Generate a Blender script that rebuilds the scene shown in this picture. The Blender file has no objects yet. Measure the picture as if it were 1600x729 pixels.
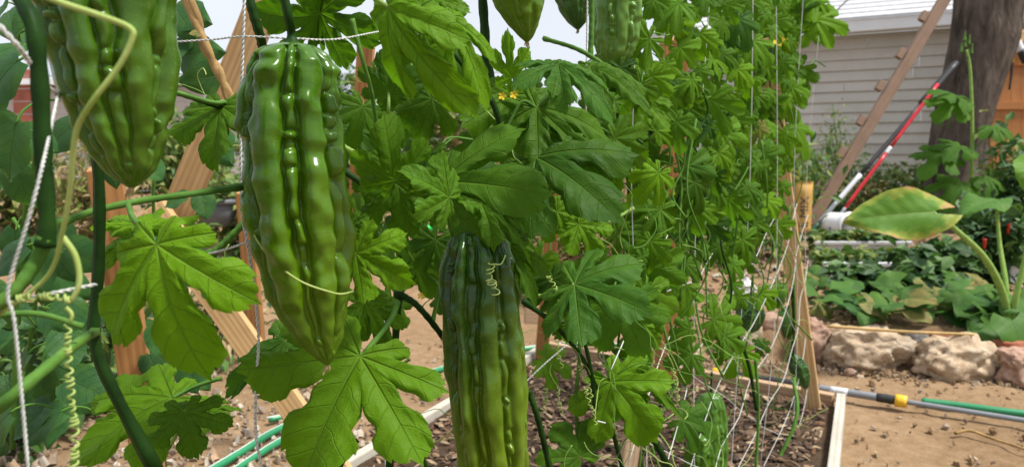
import bpy, math, random
import numpy as np
from mathutils import Vector, Matrix, noise

# ------------------------------------------------------------------ camera, sky, sun, exposure
scene = bpy.context.scene
COL = scene.collection
FPX = 1200.0                     # focal length in photo pixels (1600 wide)
CAMZ = 1.05
HORIZON = 240.0
PITCH = math.atan((364.5 - HORIZON) / FPX)
cam_data = bpy.data.cameras.new('camera')
cam_data.sensor_width = 36.0
cam_data.lens = 36.0 * FPX / 1600.0
cam_data.clip_start = 0.02
cam_data.clip_end = 400
cam_data.dof.use_dof = True
cam_data.dof.focus_distance = 0.95
cam_data.dof.aperture_fstop = 8.5
cam = bpy.data.objects.new('camera', cam_data)
COL.objects.link(cam)
cam.location = (0, 0, CAMZ)
cam.rotation_euler = (math.pi / 2 - PITCH, 0, 0)
scene.camera = cam

SUN_EL, SUN_AZ = math.radians(60), math.radians(112)     # azimuth from +Y towards +X
world = bpy.data.worlds.new('World')
scene.world = world
world.use_nodes = True
wn = world.node_tree
bg = wn.nodes['Background']
sky = wn.nodes.new('ShaderNodeTexSky')
sky.sky_type = 'NISHITA'
sky.sun_disc = False
sky.sun_elevation = SUN_EL
sky.sun_rotation = SUN_AZ
sky.air_density = 1.0
sky.dust_density = 2.0
sky.ozone_density = 1.0
hs = wn.nodes.new('ShaderNodeHueSaturation')
hs.inputs['Saturation'].default_value = 0.8
hs.inputs['Value'].default_value = 1.0
wn.links.new(sky.outputs[0], hs.inputs['Color'])
# thin broken overcast: noise clouds of even brightness over the whole sky
wtc = wn.nodes.new('ShaderNodeTexCoord')
wno = wn.nodes.new('ShaderNodeTexNoise'); wno.inputs['Scale'].default_value = 2.2; wno.inputs['Detail'].default_value = 7
wn.links.new(wtc.outputs['Generated'], wno.inputs['Vector'])
wmr = wn.nodes.new('ShaderNodeMapRange'); wmr.inputs['From Min'].default_value = .32; wmr.inputs['From Max'].default_value = .62
wmr.inputs['To Min'].default_value = .85; wmr.inputs['To Max'].default_value = 1.0
wn.links.new(wno.outputs[0], wmr.inputs['Value'])
wmx = wn.nodes.new('ShaderNodeMix'); wmx.data_type = 'RGBA'
wn.links.new(wmr.outputs[0], wmx.inputs[0]); wn.links.new(hs.outputs[0], wmx.inputs[6])
wmx.inputs[7].default_value = (8.4, 8.9, 9.7, 1)
wn.links.new(wmx.outputs[2], bg.inputs['Color'])
bg.inputs['Strength'].default_value = 0.05

sun_data = bpy.data.lights.new('sun', 'SUN')
sun_data.energy = 3.0
sun_data.angle = math.radians(11)
sun_data.color = (1.0, 0.96, 0.9)
sun = bpy.data.objects.new('sun', sun_data)
COL.objects.link(sun)
sd = Vector((math.sin(SUN_AZ) * math.cos(SUN_EL), math.cos(SUN_AZ) * math.cos(SUN_EL), math.sin(SUN_EL)))
sun.rotation_euler = sd.to_track_quat('Z', 'Y').to_euler()
sun.location = sd * 20

scene.view_settings.view_transform = 'Standard'
scene.view_settings.look = 'None'
scene.view_settings.gamma = 1.0
scene.view_settings.use_curve_mapping = False
scene.view_settings.exposure = 1.1
scene.render.engine = 'CYCLES'
scene.cycles.use_denoising = True
scene.cycles.max_bounces = 8
scene.cycles.transmission_bounces = 4
scene.cycles.transparent_max_bounces = 4

R = random.Random(7)

# ------------------------------------------------------------------ helpers
CP, SP = math.cos(PITCH), math.sin(PITCH)
def ray(px, py):
    a = (px - 800.0) / FPX
    b = (364.5 - py) / FPX
    return Vector((a, CP + b * SP, -SP + b * CP))
def at(px, py, Y):
    d = ray(px, py)
    return Vector((0, 0, CAMZ)) + d * (Y / d.y)
def gnd(px, py, z=0.0):
    d = ray(px, py)
    return Vector((0, 0, CAMZ)) + d * ((z - CAMZ) / d.z)
def px2m(Y):
    return Y / FPX

def link(o, parent=None):
    COL.objects.link(o)
    if parent is not None:
        o.parent = parent
        o.matrix_parent_inverse = Matrix.Translation(parent.location).inverted() if parent.type == 'EMPTY' else parent.matrix_basis.inverted()
    return o
def mesh_obj(name, verts, faces, mat, parent=None, smooth=True, uvs=None):
    me = bpy.data.meshes.new(name)
    me.from_pydata([tuple(v) for v in verts], [], faces)
    if smooth:
        me.polygons.foreach_set('use_smooth', [True] * len(me.polygons))
    if uvs is not None:
        uvl = me.uv_layers.new(name='UVMap')
        uvl.data.foreach_set('uv', np.asarray(uvs, dtype=np.float32).ravel())
    if mat is not None:
        for m in (mat if isinstance(mat, (list, tuple)) else [mat]):
            me.materials.append(m)
    me.update()
    return link(bpy.data.objects.new(name, me), parent)
def thing(name, label, cat, loc, group=None):
    o = bpy.data.objects.new(name, None)
    COL.objects.link(o)
    o.location = loc
    o.empty_display_size = 0.05
    tag(o, label, cat, group)
    return o
def tag(o, label=None, cat=None, group=None, kind=None):
    if label: o['label'] = label
    if cat: o['category'] = cat
    if group: o['group'] = group
    if kind: o['kind'] = kind
    return o

def catmull(pts, n):
    P = [np.array(p, float) for p in pts]
    if len(P) == 2:
        return [P[0] + (P[1] - P[0]) * i / n for i in range(n + 1)]
    P = [2 * P[0] - P[1]] + P + [2 * P[-1] - P[-2]]
    out = []
    segs = len(P) - 3
    for s in range(segs):
        p0, p1, p2, p3 = P[s:s + 4]
        k = max(2, n // segs)
        for i in range(k):
            t = i / k
            out.append(0.5 * ((2 * p1) + (-p0 + p2) * t + (2 * p0 - 5 * p1 + 4 * p2 - p3) * t * t + (-p0 + 3 * p1 - 3 * p2 + p3) * t ** 3))
    out.append(P[-2])
    return out
def tube_geo(path, rad, sides=8, rib=0.0, voff=0):
    """path of points, rad number or list; ribbed cross-section when rib>0"""
    path = [Vector(p) for p in path]
    n = len(path)
    V, F = [], []
    up = Vector((0.31, 0.52, 0.79))
    for i, p in enumerate(path):
        t = (path[min(i + 1, n - 1)] - path[max(i - 1, 0)])
        if t.length < 1e-9: t = Vector((0, 0, 1))
        t.normalize()
        a = up - t * up.dot(t)
        if a.length < 1e-4: a = t.orthogonal()
        a.normalize()
        b = t.cross(a)
        up = a
        r = rad[i] if hasattr(rad, '__len__') else rad
        for k in range(sides):
            th = 2 * math.pi * k / sides
            rr = r * (1 + rib * (1 if k % 2 == 0 else -1))
            V.append(p + a * (rr * math.cos(th)) + b * (rr * math.sin(th)))
    for i in range(n - 1):
        for k in range(sides):
            k2 = (k + 1) % sides
            F.append((voff + i * sides + k, voff + i * sides + k2, voff + (i + 1) * sides + k2, voff + (i + 1) * sides + k))
    F.append(tuple(voff + k for k in reversed(range(sides))))
    F.append(tuple(voff + (n - 1) * sides + k for k in range(sides)))
    return V, F
def tube(name, pts, r0, r1, mat, parent=None, n=24, sides=8, rib=0.0):
    path = catmull(pts, n)
    m = len(path)
    rad = [r0 + (r1 - r0) * i / (m - 1) for i in range(m)]
    if name == 'stem':
        rad = [r * (1 + .30 * math.exp(-(i / (.07 * m)) ** 2) + .30 * math.exp(-((m - 1 - i) / (.07 * m)) ** 2) + .07 * math.sin(i * 1.7)) for i, r in enumerate(rad)]
    V, F = tube_geo(path, rad, sides, rib)
    return mesh_obj(name, V, F, mat, parent)
def twine(name, pts, r, mat, parent=None, pitch=0.006, strands=2, sides=5):
    """laid cord: real twisted strands"""
    path = catmull(pts, 60)
    L = 0; cum = [0]
    for i in range(1, len(path)):
        L += np.linalg.norm(path[i] - path[i - 1]); cum.append(L)
    N = min(700, max(8, int(L / pitch * 8)))
    s = np.linspace(0, L, N)
    pp = np.stack([np.interp(s, cum, [q[k] for q in path]) for k in range(3)], 1)
    V, F = [], []
    for st in range(strands):
        sub = []
        for i in range(N):
            t = pp[min(i + 1, N - 1)] - pp[max(i - 1, 0)]
            t = Vector(t).normalized()
            a = t.cross(Vector((0.1, 1, 0.05))).normalized()
            b = t.cross(a)
            th = 2 * math.pi * (s[i] / pitch + st / strands)
            sub.append(Vector(pp[i]) + a * (r * .52 * math.cos(th)) + b * (r * .52 * math.sin(th)))
        v, f = tube_geo(sub, r * .56, sides, 0, len(V))
        V += v; F += f
    return mesh_obj(name, V, F, mat, parent)
def box_geo(c, sx, sy, sz, rot=None, voff=0):
    V = []
    for dx in (-1, 1):
        for dy in (-1, 1):
            for dz in (-1, 1):
                v = Vector((dx * sx / 2, dy * sy / 2, dz * sz / 2))
                if rot: v = rot @ v
                V.append(Vector(c) + v)
    F = [(0, 1, 3, 2), (4, 6, 7, 5), (0, 4, 5, 1), (2, 3, 7, 6), (0, 2, 6, 4), (1, 5, 7, 3)]
    return V, [tuple(voff + i for i in f) for f in F]
def bevel(o, w, seg=2):
    m = o.modifiers.new('bevel', 'BEVEL'); m.width = w; m.segments = seg; m.limit_method = 'ANGLE'
    return o
def board(name, a, b, w, t, mat, parent=None, face=None, jit=0.0, seed=0):
    """timber from a to b; w = width across, t = thickness; face = direction its wide face looks to. Subdivided with slight warp."""
    a, b = Vector(a), Vector(b)
    d = (b - a); L = d.length; d.normalize()
    f = Vector(face) if face is not None else Vector((0, -1, 0))
    f = (f - d * f.dot(d)).normalized()
    s = d.cross(f).normalized()
    n = 10
    V, F, UV = [], [], []
    rr = random.Random(seed)
    for i in range(n + 1):
        k = i / n
        c = a + d * (L * k) + s * (math.sin(k * 3 + seed) * jit) + f * (math.cos(k * 2.3 + seed) * jit * .6)
        for (x, y) in ((-1, -1), (1, -1), (1, 1), (-1, 1)):
            V.append(c + s * (x * w / 2 * (1 + rr.uniform(-.01, .01))) + f * (y * t / 2))
    for i in range(n):
        for k in range(4):
            F.append((i * 4 + k, i * 4 + (k + 1) % 4, (i + 1) * 4 + (k + 1) % 4, (i + 1) * 4 + k))
    F.append((3, 2, 1, 0)); F.append((n * 4, n * 4 + 1, n * 4 + 2, n * 4 + 3))
    # uv: x across, y along (metres) for the grain
    for f_ in F:
        for vi in f_:
            i, k = divmod(vi, 4)
            UV.append(((0, w, w + t, 2 * w + t)[k] + seed * 1.7, i / n * L + seed * 3.1))
    o = mesh_obj(name, V, F, mat, parent, smooth=False, uvs=UV)
    bevel(o, min(w, t) * .07, 2)
    return o

# ------------------------------------------------------------------ materials
def new_mat(name):
    m = bpy.data.materials.new(name)
    m.use_nodes = True
    nt = m.node_tree
    return m, nt, nt.nodes['Principled BSDF'], nt.nodes['Material Output']
def N(nt, typ, **kw):
    n = nt.nodes.new(typ)
    for k, v in kw.items():
        if k in n.inputs.keys(): n.inputs[k].default_value = v
        else: setattr(n, k, v)
    return n
def M(nt, op, a=None, b=None, c=None, clamp=False):
    n = nt.nodes.new('ShaderNodeMath'); n.operation = op; n.use_clamp = clamp
    for i, x in enumerate((a, b, c)):
        if x is None: continue
        if isinstance(x, (int, float)): n.inputs[i].default_value = x
        else: nt.links.new(x, n.inputs[i])
    return n.outputs[0]
def MIX(nt, fac, a, b):
    n = nt.nodes.new('ShaderNodeMix'); n.data_type = 'RGBA'
    for x, i in ((fac, 0), (a, 6), (b, 7)):
        if isinstance(x, (int, float)): n.inputs[i].default_value = x
        elif isinstance(x, tuple): n.inputs[i].default_value = (*x, 1) if len(x) == 3 else x
        else: nt.links.new(x, n.inputs[i])
    return n.outputs[2]
def NOISE(nt, scale, detail=4, rough=.55, coord=None, dist=0.0):
    n = N(nt, 'ShaderNodeTexNoise'); n.inputs['Scale'].default_value = scale
    n.inputs['Detail'].default_value = detail; n.inputs['Roughness'].default_value = rough
    n.inputs['Distortion'].default_value = dist
    if coord is not None: nt.links.new(coord, n.inputs['Vector'])
    return n
def BUMP(nt, h, strength, dist, bsdf):
    b = N(nt, 'ShaderNodeBump'); b.inputs['Strength'].default_value = strength; b.inputs['Distance'].default_value = dist
    nt.links.new(h, b.inputs['Height']); nt.links.new(b.outputs[0], bsdf.inputs['Normal'])
    return b
def RAMP(nt, fac, stops):
    r = N(nt, 'ShaderNodeValToRGB')
    while len(r.color_ramp.elements) < len(stops): r.color_ramp.elements.new(.5)
    for e, (p, c) in zip(r.color_ramp.elements, stops): e.position = p; e.color = (*c, 1)
    nt.links.new(fac, r.inputs[0])
    return r.outputs[0]
def geo_pos(nt):
    return N(nt, 'ShaderNodeNewGeometry').outputs['Position']
def obj_co(nt):
    return N(nt, 'ShaderNodeTexCoord').outputs['Object']

def leaf_material(name, c0, c1, vein, transl=.40, rough=.5, period=.17, cut=.85):
    """c0 dark, c1 bright: mixed by the object's own tone (object colour red channel); veins from lobe-local uv"""
    m, nt, p, out = new_mat(name)
    oi = N(nt, 'ShaderNodeObjectInfo')
    sep = N(nt, 'ShaderNodeSeparateColor'); nt.links.new(oi.outputs['Color'], sep.inputs[0])
    tone, blue, dry = sep.outputs[0], sep.outputs[1], sep.outputs[2]
    uv = N(nt, 'ShaderNodeUVMap'); uv.uv_map = 'UVMap'
    su = N(nt, 'ShaderNodeSeparateXYZ'); nt.links.new(uv.outputs[0], su.inputs[0])
    nd = NOISE(nt, 5, 3, .5, uv.outputs[0])
    u = M(nt, 'ADD', su.outputs[0], M(nt, 'MULTIPLY', M(nt, 'SUBTRACT', nd.outputs[0], .5), .09))
    v = M(nt, 'ABSOLUTE', su.outputs[1])
    w = M(nt, 'MULTIPLY', M(nt, 'SUBTRACT', 1.25, u), .013)
    main = M(nt, 'SUBTRACT', 1.0, M(nt, 'DIVIDE', v, w), clamp=True)
    main = M(nt, 'POWER', main, .6)
    fr = M(nt, 'FRACT', M(nt, 'DIVIDE', M(nt, 'SUBTRACT', u, M(nt, 'MULTIPLY', v, cut)), period))
    d2 = M(nt, 'MULTIPLY', M(nt, 'ABSOLUTE', M(nt, 'SUBTRACT', fr, .5)), period)
    sec = M(nt, 'SUBTRACT', 1.0, M(nt, 'DIVIDE', d2, .008), clamp=True)
    vo = N(nt, 'ShaderNodeTexVoronoi'); vo.feature = 'DISTANCE_TO_EDGE'; vo.inputs['Scale'].default_value = 13
    nt.links.new(uv.outputs[0], vo.inputs['Vector'])
    ter = M(nt, 'SUBTRACT', 1.0, M(nt, 'DIVIDE', vo.outputs['Distance'], .06), clamp=True)
    vm = M(nt, 'MAXIMUM', main, M(nt, 'MAXIMUM', M(nt, 'MULTIPLY', sec, .42), M(nt, 'MULTIPLY', ter, .10)))
    co = obj_co(nt)
    n1 = NOISE(nt, 3.0, 5, .6, co)
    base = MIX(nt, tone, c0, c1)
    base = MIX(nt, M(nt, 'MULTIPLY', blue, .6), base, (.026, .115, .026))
    base = MIX(nt, M(nt, 'MULTIPLY', M(nt, 'SUBTRACT', n1.outputs[0], .35, clamp=True), 1.1), base, MIX(nt, .5, base, (.10, .20, .012)))
    # dry patches where asked for
    n2 = NOISE(nt, 2.2, 6, .65, co)
    dm = M(nt, 'MULTIPLY', M(nt, 'MULTIPLY', M(nt, 'SUBTRACT', M(nt, 'ADD', n2.outputs[0], M(nt, 'MULTIPLY', dry, .25)), .58), 5.0, clamp=True), dry)
    base = MIX(nt, dm, base, (.22, .18, .06))
    # insect nibbles and dust specks
    n3 = NOISE(nt, 26, 3, .7, co)
    base = MIX(nt, M(nt, 'MULTIPLY', M(nt, 'GREATER_THAN', n3.outputs[0], .70), .45), base, (.22, .27, .09))
    n5 = NOISE(nt, 1.4, 3, .5, co)
    base = MIX(nt, M(nt, 'MULTIPLY', M(nt, 'SUBTRACT', n5.outputs[0], .46, clamp=True), 2.2, clamp=True), base, MIX(nt, .5, base, (.13, .26, .012)))
    n6 = NOISE(nt, 7, 4, .7, co)
    base = MIX(nt, M(nt, 'MULTIPLY', M(nt, 'SUBTRACT', n6.outputs[0], .70, clamp=True), 9.0, clamp=True), base, (.24, .17, .06))
    col = MIX(nt, M(nt, 'MULTIPLY', vm, .7), base, MIX(nt, .42, base, vein))
    nt.links.new(col, p.inputs['Base Color'])
    p.inputs['Roughness'].default_value = rough
    p.inputs['Specular IOR Level'].default_value = .13
    hgt = M(nt, 'SUBTRACT', M(nt, 'MULTIPLY', n1.outputs[0], .35), M(nt, 'MULTIPLY', vm, .55))
    b = BUMP(nt, hgt, .8, .005, p)
    tr = N(nt, 'ShaderNodeBsdfTranslucent')
    tc = MIX(nt, .5, col, (.15, .38, .006))
    nt.links.new(tc, tr.inputs['Color']); nt.links.new(b.outputs[0], tr.inputs['Normal'])
    mx = N(nt, 'ShaderNodeMixShader'); mx.inputs[0].default_value = transl
    nt.links.new(p.outputs[0], mx.inputs[1]); nt.links.new(tr.outputs[0], mx.inputs[2])
    nt.links.new(mx.outputs[0], out.inputs['Surface'])
    return m
def stem_material(name, c0, c1, rough=.5, scale=30):
    m, nt, p, out = new_mat(name)
    co = geo_pos(nt)
    n = NOISE(nt, scale, 5, .6, co)
    nt.links.new(RAMP(nt, n.outputs[0], [(.3, c0), (.7, c1)]), p.inputs['Base Color'])
    p.inputs['Roughness'].default_value = rough
    p.inputs['Specular IOR Level'].default_value = .08
    n2 = NOISE(nt, 400, 3, .6, co)
    BUMP(nt, n2.outputs[0], .25, .001, p)
    return m
def plain(name, col, rough=.5, var=.15, scale=12, bump=.15, dist=.002, metal=0.0, spec=.5):
    m, nt, p, out = new_mat(name)
    co = obj_co(nt)
    n = NOISE(nt, scale, 6, .62, co)
    dark = tuple(c * (1 - var * 1.6) for c in col); lite = tuple(min(1, c * (1 + var)) for c in col)
    nt.links.new(RAMP(nt, n.outputs[0], [(.25, dark), (.75, lite)]), p.inputs['Base Color'])
    p.inputs['Roughness'].default_value = rough; p.inputs['Metallic'].default_value = metal
    p.inputs['Specular IOR Level'].default_value = spec
    n2 = NOISE(nt, scale * 6, 5, .6, co)
    BUMP(nt, n2.outputs[0], bump, dist, p)
    return m
def wood_material(name, c0, c1, knot=(.20, .09, .03), rough=.65, grey=0.0):
    m, nt, p, out = new_mat(name)
    uv = N(nt, 'ShaderNodeUVMap'); uv.uv_map = 'UVMap'
    mp = N(nt, 'ShaderNodeMapping'); mp.inputs['Scale'].default_value = (55, 2.2, 1)
    nt.links.new(uv.outputs[0], mp.inputs[0])
    n = NOISE(nt, 1.0, 6, .6, mp.outputs[0], 1.2)
    w = N(nt, 'ShaderNodeTexWave'); w.inputs['Scale'].default_value = .35; w.inputs['Distortion'].default_value = 5.0
    w.inputs['Detail'].default_value = 3
    nt.links.new(mp.outputs[0], w.inputs[0])
    f = M(nt, 'ADD', M(nt, 'MULTIPLY', n.outputs[0], .65), M(nt, 'MULTIPLY', w.outputs['Fac'], .3))
    col = RAMP(nt, f, [(.25, c0), (.7, c1)])
    mp2 = N(nt, 'ShaderNodeMapping'); mp2.inputs['Scale'].default_value = (10, 4, 1)
    nt.links.new(uv.outputs[0], mp2.inputs[0])
    vo = N(nt, 'ShaderNodeTexVoronoi'); vo.inputs['Scale'].default_value = 1.0
    nt.links.new(mp2.outputs[0], vo.inputs['Vector'])
    k = M(nt, 'SUBTRACT', 1.0, M(nt, 'DIVIDE', vo.outputs['Distance'], .11), clamp=True)
    col = MIX(nt, M(nt, 'MULTIPLY', k, .8), col, knot)
    n4 = NOISE(nt, 5, 4, .6, uv.outputs[0])
    col = MIX(nt, M(nt, 'MULTIPLY', M(nt, 'SUBTRACT', n4.outputs[0], .45, clamp=True), 1.2 + grey), col, tuple(.55 * a for a in c0))
    nt.links.new(col, p.inputs['Base Color'])
    p.inputs['Roughness'].default_value = rough
    BUMP(nt, f, .35, .002, p)
    return m

MAT = {}
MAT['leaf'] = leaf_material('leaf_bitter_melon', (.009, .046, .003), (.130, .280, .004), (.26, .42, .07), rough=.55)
MAT['bean'] = leaf_material('leaf_bean', (.018, .058, .026), (.060, .150, .035), (.16, .25, .09), transl=.22, rough=.45, period=.2)
MAT['ground_leaf'] = leaf_material('leaf_ground_plants', (.022, .066, .020), (.115, .23, .03), (.24, .33, .12), transl=.22, period=.22)
MAT['taro'] = leaf_material('leaf_taro', (.035, .11, .02), (.12, .25, .03), (.50, .56, .24), transl=.25, rough=.5, period=.15)
MAT['stem_dark'] = stem_material('stem_dark', (.007, .024, .004), (.018, .055, .008))
MAT['stem_mid'] = stem_material('stem_mid', (.045, .12, .018), (.10, .21, .035))
MAT['stem_pale'] = stem_material('stem_pale', (.15, .27, .05), (.26, .38, .10))
MAT['tendril'] = stem_material('tendril', (.24, .33, .07), (.38, .46, .16))
MAT['stem_dry'] = stem_material('stem_dry', (.16, .09, .035), (.42, .28, .12), .8)
MAT['cord'] = plain('white_cord', (.50, .51, .48), .8, .25, 160, .2, .001)
MAT['net'] = plain('white_net_cord', (.54, .55, .51), .7, .15, 40, .1, .001)
MAT['wood_new'] = wood_material('pine_fresh', (.46, .27, .11), (.66, .44, .21))
MAT['wood_orange'] = wood_material('pine_stained', (.34, .145, .045), (.50, .25, .085))
MAT['wood_old'] = wood_material('pine_weathered', (.34, .21, .12), (.50, .35, .22), grey=.3)
MAT['wood_grey'] = wood_material('board_grey_white', (.36, .33, .27), (.55, .52, .44), knot=(.3, .25, .18), grey=.4)
MAT['wood_brown'] = wood_material('plank_brown', (.15, .09, .055), (.27, .17, .11))
MAT['petal'] = plain('yellow_petal', (.75, .55, .02), .5, .1)
MAT['dry_tip'] = plain('dried_blossom', (.34, .24, .11), .8, .3, 200)

def melon_material(name, c_top, c_bot, rough=.32, lo=.25, hi=.75):
    m, nt, p, out = new_mat(name)
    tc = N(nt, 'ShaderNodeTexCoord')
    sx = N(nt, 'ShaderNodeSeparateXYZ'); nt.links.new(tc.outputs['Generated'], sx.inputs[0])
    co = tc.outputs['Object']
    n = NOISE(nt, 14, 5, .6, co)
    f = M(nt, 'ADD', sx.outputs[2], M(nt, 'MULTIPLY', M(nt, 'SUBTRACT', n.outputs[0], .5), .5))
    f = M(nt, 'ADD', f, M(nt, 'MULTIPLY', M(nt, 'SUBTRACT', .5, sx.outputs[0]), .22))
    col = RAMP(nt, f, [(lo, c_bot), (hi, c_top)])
    n2 = NOISE(nt, 55, 4, .6, co)
    col = MIX(nt, M(nt, 'MULTIPLY', M(nt, 'SUBTRACT', n2.outputs[0], .42, clamp=True), .9), col, MIX(nt, .6, col, (.16, .27, .03)))
    n3 = NOISE(nt, 420, 2, .5, co)
    col = MIX(nt, M(nt, 'MULTIPLY', M(nt, 'GREATER_THAN', n3.outputs[0], .69), .3), col, (.20, .30, .07))
    n4 = NOISE(nt, 38, 6, .75, co, .8)
    sc_ = M(nt, 'MULTIPLY', M(nt, 'SUBTRACT', n4.outputs[0], .66, clamp=True), 6.0, clamp=True)
    col = MIX(nt, M(nt, 'MULTIPLY', sc_, .55), col, (.17, .19, .07))
    nt.links.new(col, p.inputs['Base Color'])
    nt.links.new(M(nt, 'ADD', M(nt, 'ADD', M(nt, 'MULTIPLY', n2.outputs[0], .25), M(nt, 'MULTIPLY', sc_, .3)), rough - .12), p.inputs['Roughness'])
    p.inputs['Specular IOR Level'].default_value = .36
    h = M(nt, 'ADD', M(nt, 'MULTIPLY', n2.outputs[0], .7), M(nt, 'MULTIPLY', n3.outputs[0], .06))
    BUMP(nt, h, .22, .003, p)
    return m
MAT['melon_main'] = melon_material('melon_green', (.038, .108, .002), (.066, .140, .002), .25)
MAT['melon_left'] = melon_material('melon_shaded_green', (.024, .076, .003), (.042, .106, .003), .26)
MAT['melon_second'] = melon_material('melon_dark_to_yellow_green', (.014, .055, .003), (.085, .145, .003), .25, .34, .78)  # dark upper left mixes painted-in leaf shade with the fruit's own ripening colour
MAT['melon_pale'] = melon_material('melon_pale_green', (.050, .135, .010), (.085, .185, .022), .30)
MAT['melon_dark'] = melon_material('melon_dark_green', (.018, .060, .012), (.030, .090, .015), .4)

# ------------------------------------------------------------------ ground and terrain
def sstep(x): 
    x = max(0.0, min(1.0, x)); return x * x * (3 - 2 * x)
def hgt(X, Y):
    edge = 3.86 - (X - 1.3) * .28
    right = sstep((X - .55) / .5)
    s = sstep((Y - edge) / .14) * .19 * right
    l = sstep((Y - 4.6) / 2.4) * .40 * (1 - right)
    far = sstep((Y - 5.0) / 3.5) * .14 * right
    return s + l + far
def fine(X, Y):
    return (noise.noise(Vector((X * 2.1, Y * 2.1, 0))) * .016 + noise.noise(Vector((X * 9, Y * 9, 3))) * .010 + noise.noise(Vector((X * 24, Y * 24, 5))) * .005)
def ground_grid(xs, ys):
    V = [(x, y, hgt(x, y) + fine(x, y) - .008) for y in ys for x in xs]
    nx = len(xs)
    F = [(j * nx + i, j * nx + i + 1, (j + 1) * nx + i + 1, (j + 1) * nx + i) for j in range(len(ys) - 1) for i in range(nx - 1)]
    return V, F
def ground_mat():
    m, nt, p, out = new_mat('dirt_path')
    co = geo_pos(nt)
    a = NOISE(nt, 1.3, 6, .6, co); b = NOISE(nt, 16, 7, .68, co); c = NOISE(nt, 90, 4, .7, co)
    f = M(nt, 'ADD', M(nt, 'MULTIPLY', a.outputs[0], .5), M(nt, 'MULTIPLY', b.outputs[0], .5))
    col = RAMP(nt, f, [(.32, (.16, .098, .048)), (.52, (.275, .18, .10)), (.72, (.38, .27, .165))])
    col = MIX(nt, M(nt, 'MULTIPLY', M(nt, 'SUBTRACT', c.outputs[0], .52, clamp=True), 2.4), col, (.10, .065, .04))
    nt.links.new(col, p.inputs['Base Color'])
    p.inputs['Roughness'].default_value = .95; p.inputs['Specular IOR Level'].default_value = .15
    BUMP(nt, M(nt, 'ADD', b.outputs[0], M(nt, 'MULTIPLY', c.outputs[0], .5)), .7, .02, p)
    return m
MAT['dirt'] = ground_mat()
xs = list(np.concatenate([np.linspace(-60, -5, 12), np.linspace(-4.6, 4.6, 150), np.linspace(5, 60, 12)]))
ys = list(np.concatenate([np.linspace(-8, 1.3, 8), np.linspace(1.5, 5.2, 110), np.linspace(5.35, 12, 40), np.linspace(13, 120, 14)]))
V, F = ground_grid(xs, ys)
g = mesh_obj('ground', V, F, MAT['dirt']); tag(g, kind='structure')

# raised bed: rotated rectangle
BC = Vector((1.28, 2.95, 0))                 # right far corner
BA = Vector((-.79, .61, 0)).normalized()     # along far end, to the left
BB = Vector((-.42, -.91, 0)).normalized()    # towards the camera
BW, BL = 1.40, 3.4
def bedp(a, b, z=0): return BC + BA * a + BB * b + Vector((0, 0, z))
def mulch_mat():
    m, nt, p, out = new_mat('bed_soil')
    co = geo_pos(nt)
    a = NOISE(nt, 7, 6, .65, co); b = NOISE(nt, 60, 6, .7, co)
    f = M(nt, 'ADD', M(nt, 'MULTIPLY', a.outputs[0], .5), M(nt, 'MULTIPLY', b.outputs[0], .5))
    nt.links.new(RAMP(nt, f, [(.35, (.04, .025, .014)), (.55, (.09, .058, .036)), (.75, (.17, .115, .075))]), p.inputs['Base Color'])
    p.inputs['Roughness'].default_value = .95; p.inputs['Specular IOR Level'].default_value = .15
    BUMP(nt, f, .9, .03, p)
    return m
MAT['mulch'] = mulch_mat()
V, F = [], []
na, nb = 60, 110
for j in range(nb + 1):
    for i in range(na + 1):
        q = bedp(BW * i / na, BL * j / nb)
        V.append((q.x, q.y, .058 + noise.noise(Vector((q.x * 4, q.y * 4, 7))) * .014 + noise.noise(Vector((q.x * 17, q.y * 17, 2))) * .008))
for j in range(nb):
    for i in range(na):
        F.append((j * (na + 1) + i, j * (na + 1) + i + 1, (j + 1) * (na + 1) + i + 1, (j + 1) * (na + 1) + i))
o = mesh_obj('bed_soil', V, F, MAT['mulch']); tag(o, kind='structure')

def scatter_chips(name, label, n, where, size, mats, seed, flat=.18, lift=.004, cat='litter', asp=(.3, .8)):
    rr = random.Random(seed)
    V, F, MI = [], [], []
    for _ in range(n):
        x, y, z = where(rr)
        s = rr.uniform(*size)
        rot = Matrix.Rotation(rr.uniform(0, 6.3), 3, 'Z') @ Matrix.Rotation(rr.gauss(0, .35), 3, 'X') @ Matrix.Rotation(rr.gauss(0, .35), 3, 'Y')
        l, w, h = s, s * rr.uniform(*asp), s * flat * rr.uniform(.6, 1.6)
        k = len(V)
        nn = 6
        top = []
        for i in range(nn):
            th = 2 * math.pi * i / nn + rr.uniform(-.3, .3)
            r_ = rr.uniform(.75, 1.1)
            a_, b_ = math.cos(th) * l / 2 * r_, math.sin(th) * w / 2 * r_
            V.append(Vector((x, y, z)) + rot @ Vector((a_, b_, -h * .3)))
            top.append(Vector((x, y, z)) + rot @ Vector((a_ * .75, b_ * .75, h * rr.uniform(.5, 1))))
        V += top
        for i in range(nn):
            i2 = (i + 1) % nn
            F.append((k + i, k + i2, k + nn + i2, k + nn + i)); 
        F.append(tuple(k + nn + i for i in range(nn)))
        mi = rr.randrange(len(mats))
        MI += [mi] * (nn + 1)
    o = mesh_obj(name, V, F, mats, smooth=False)
    o.data.polygons.foreach_set('material_index', MI)
    tag(o, label, cat, kind='stuff')
    return o
CH = [plain('chip_%d' % i, c, .9, .25, 40, .3) for i, c in enumerate([(.12, .072, .04), (.07, .042, .025), (.22, .14, .08), (.15, .072, .036), (.33, .24, .145), (.05, .032, .02)])]
PB = [plain('pebble_%d' % i, c, .85, .2, 50, .3) for i, c in enumerate([(.38, .30, .21), (.28, .21, .145), (.48, .42, .34), (.22, .17, .13), (.34, .23, .145)])]
def in_bed(rr):
    q = bedp(rr.uniform(.04, BW - .04), rr.uniform(.04, BL * .75)); return q.x, q.y, .064 + rr.uniform(0, .012)
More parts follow.
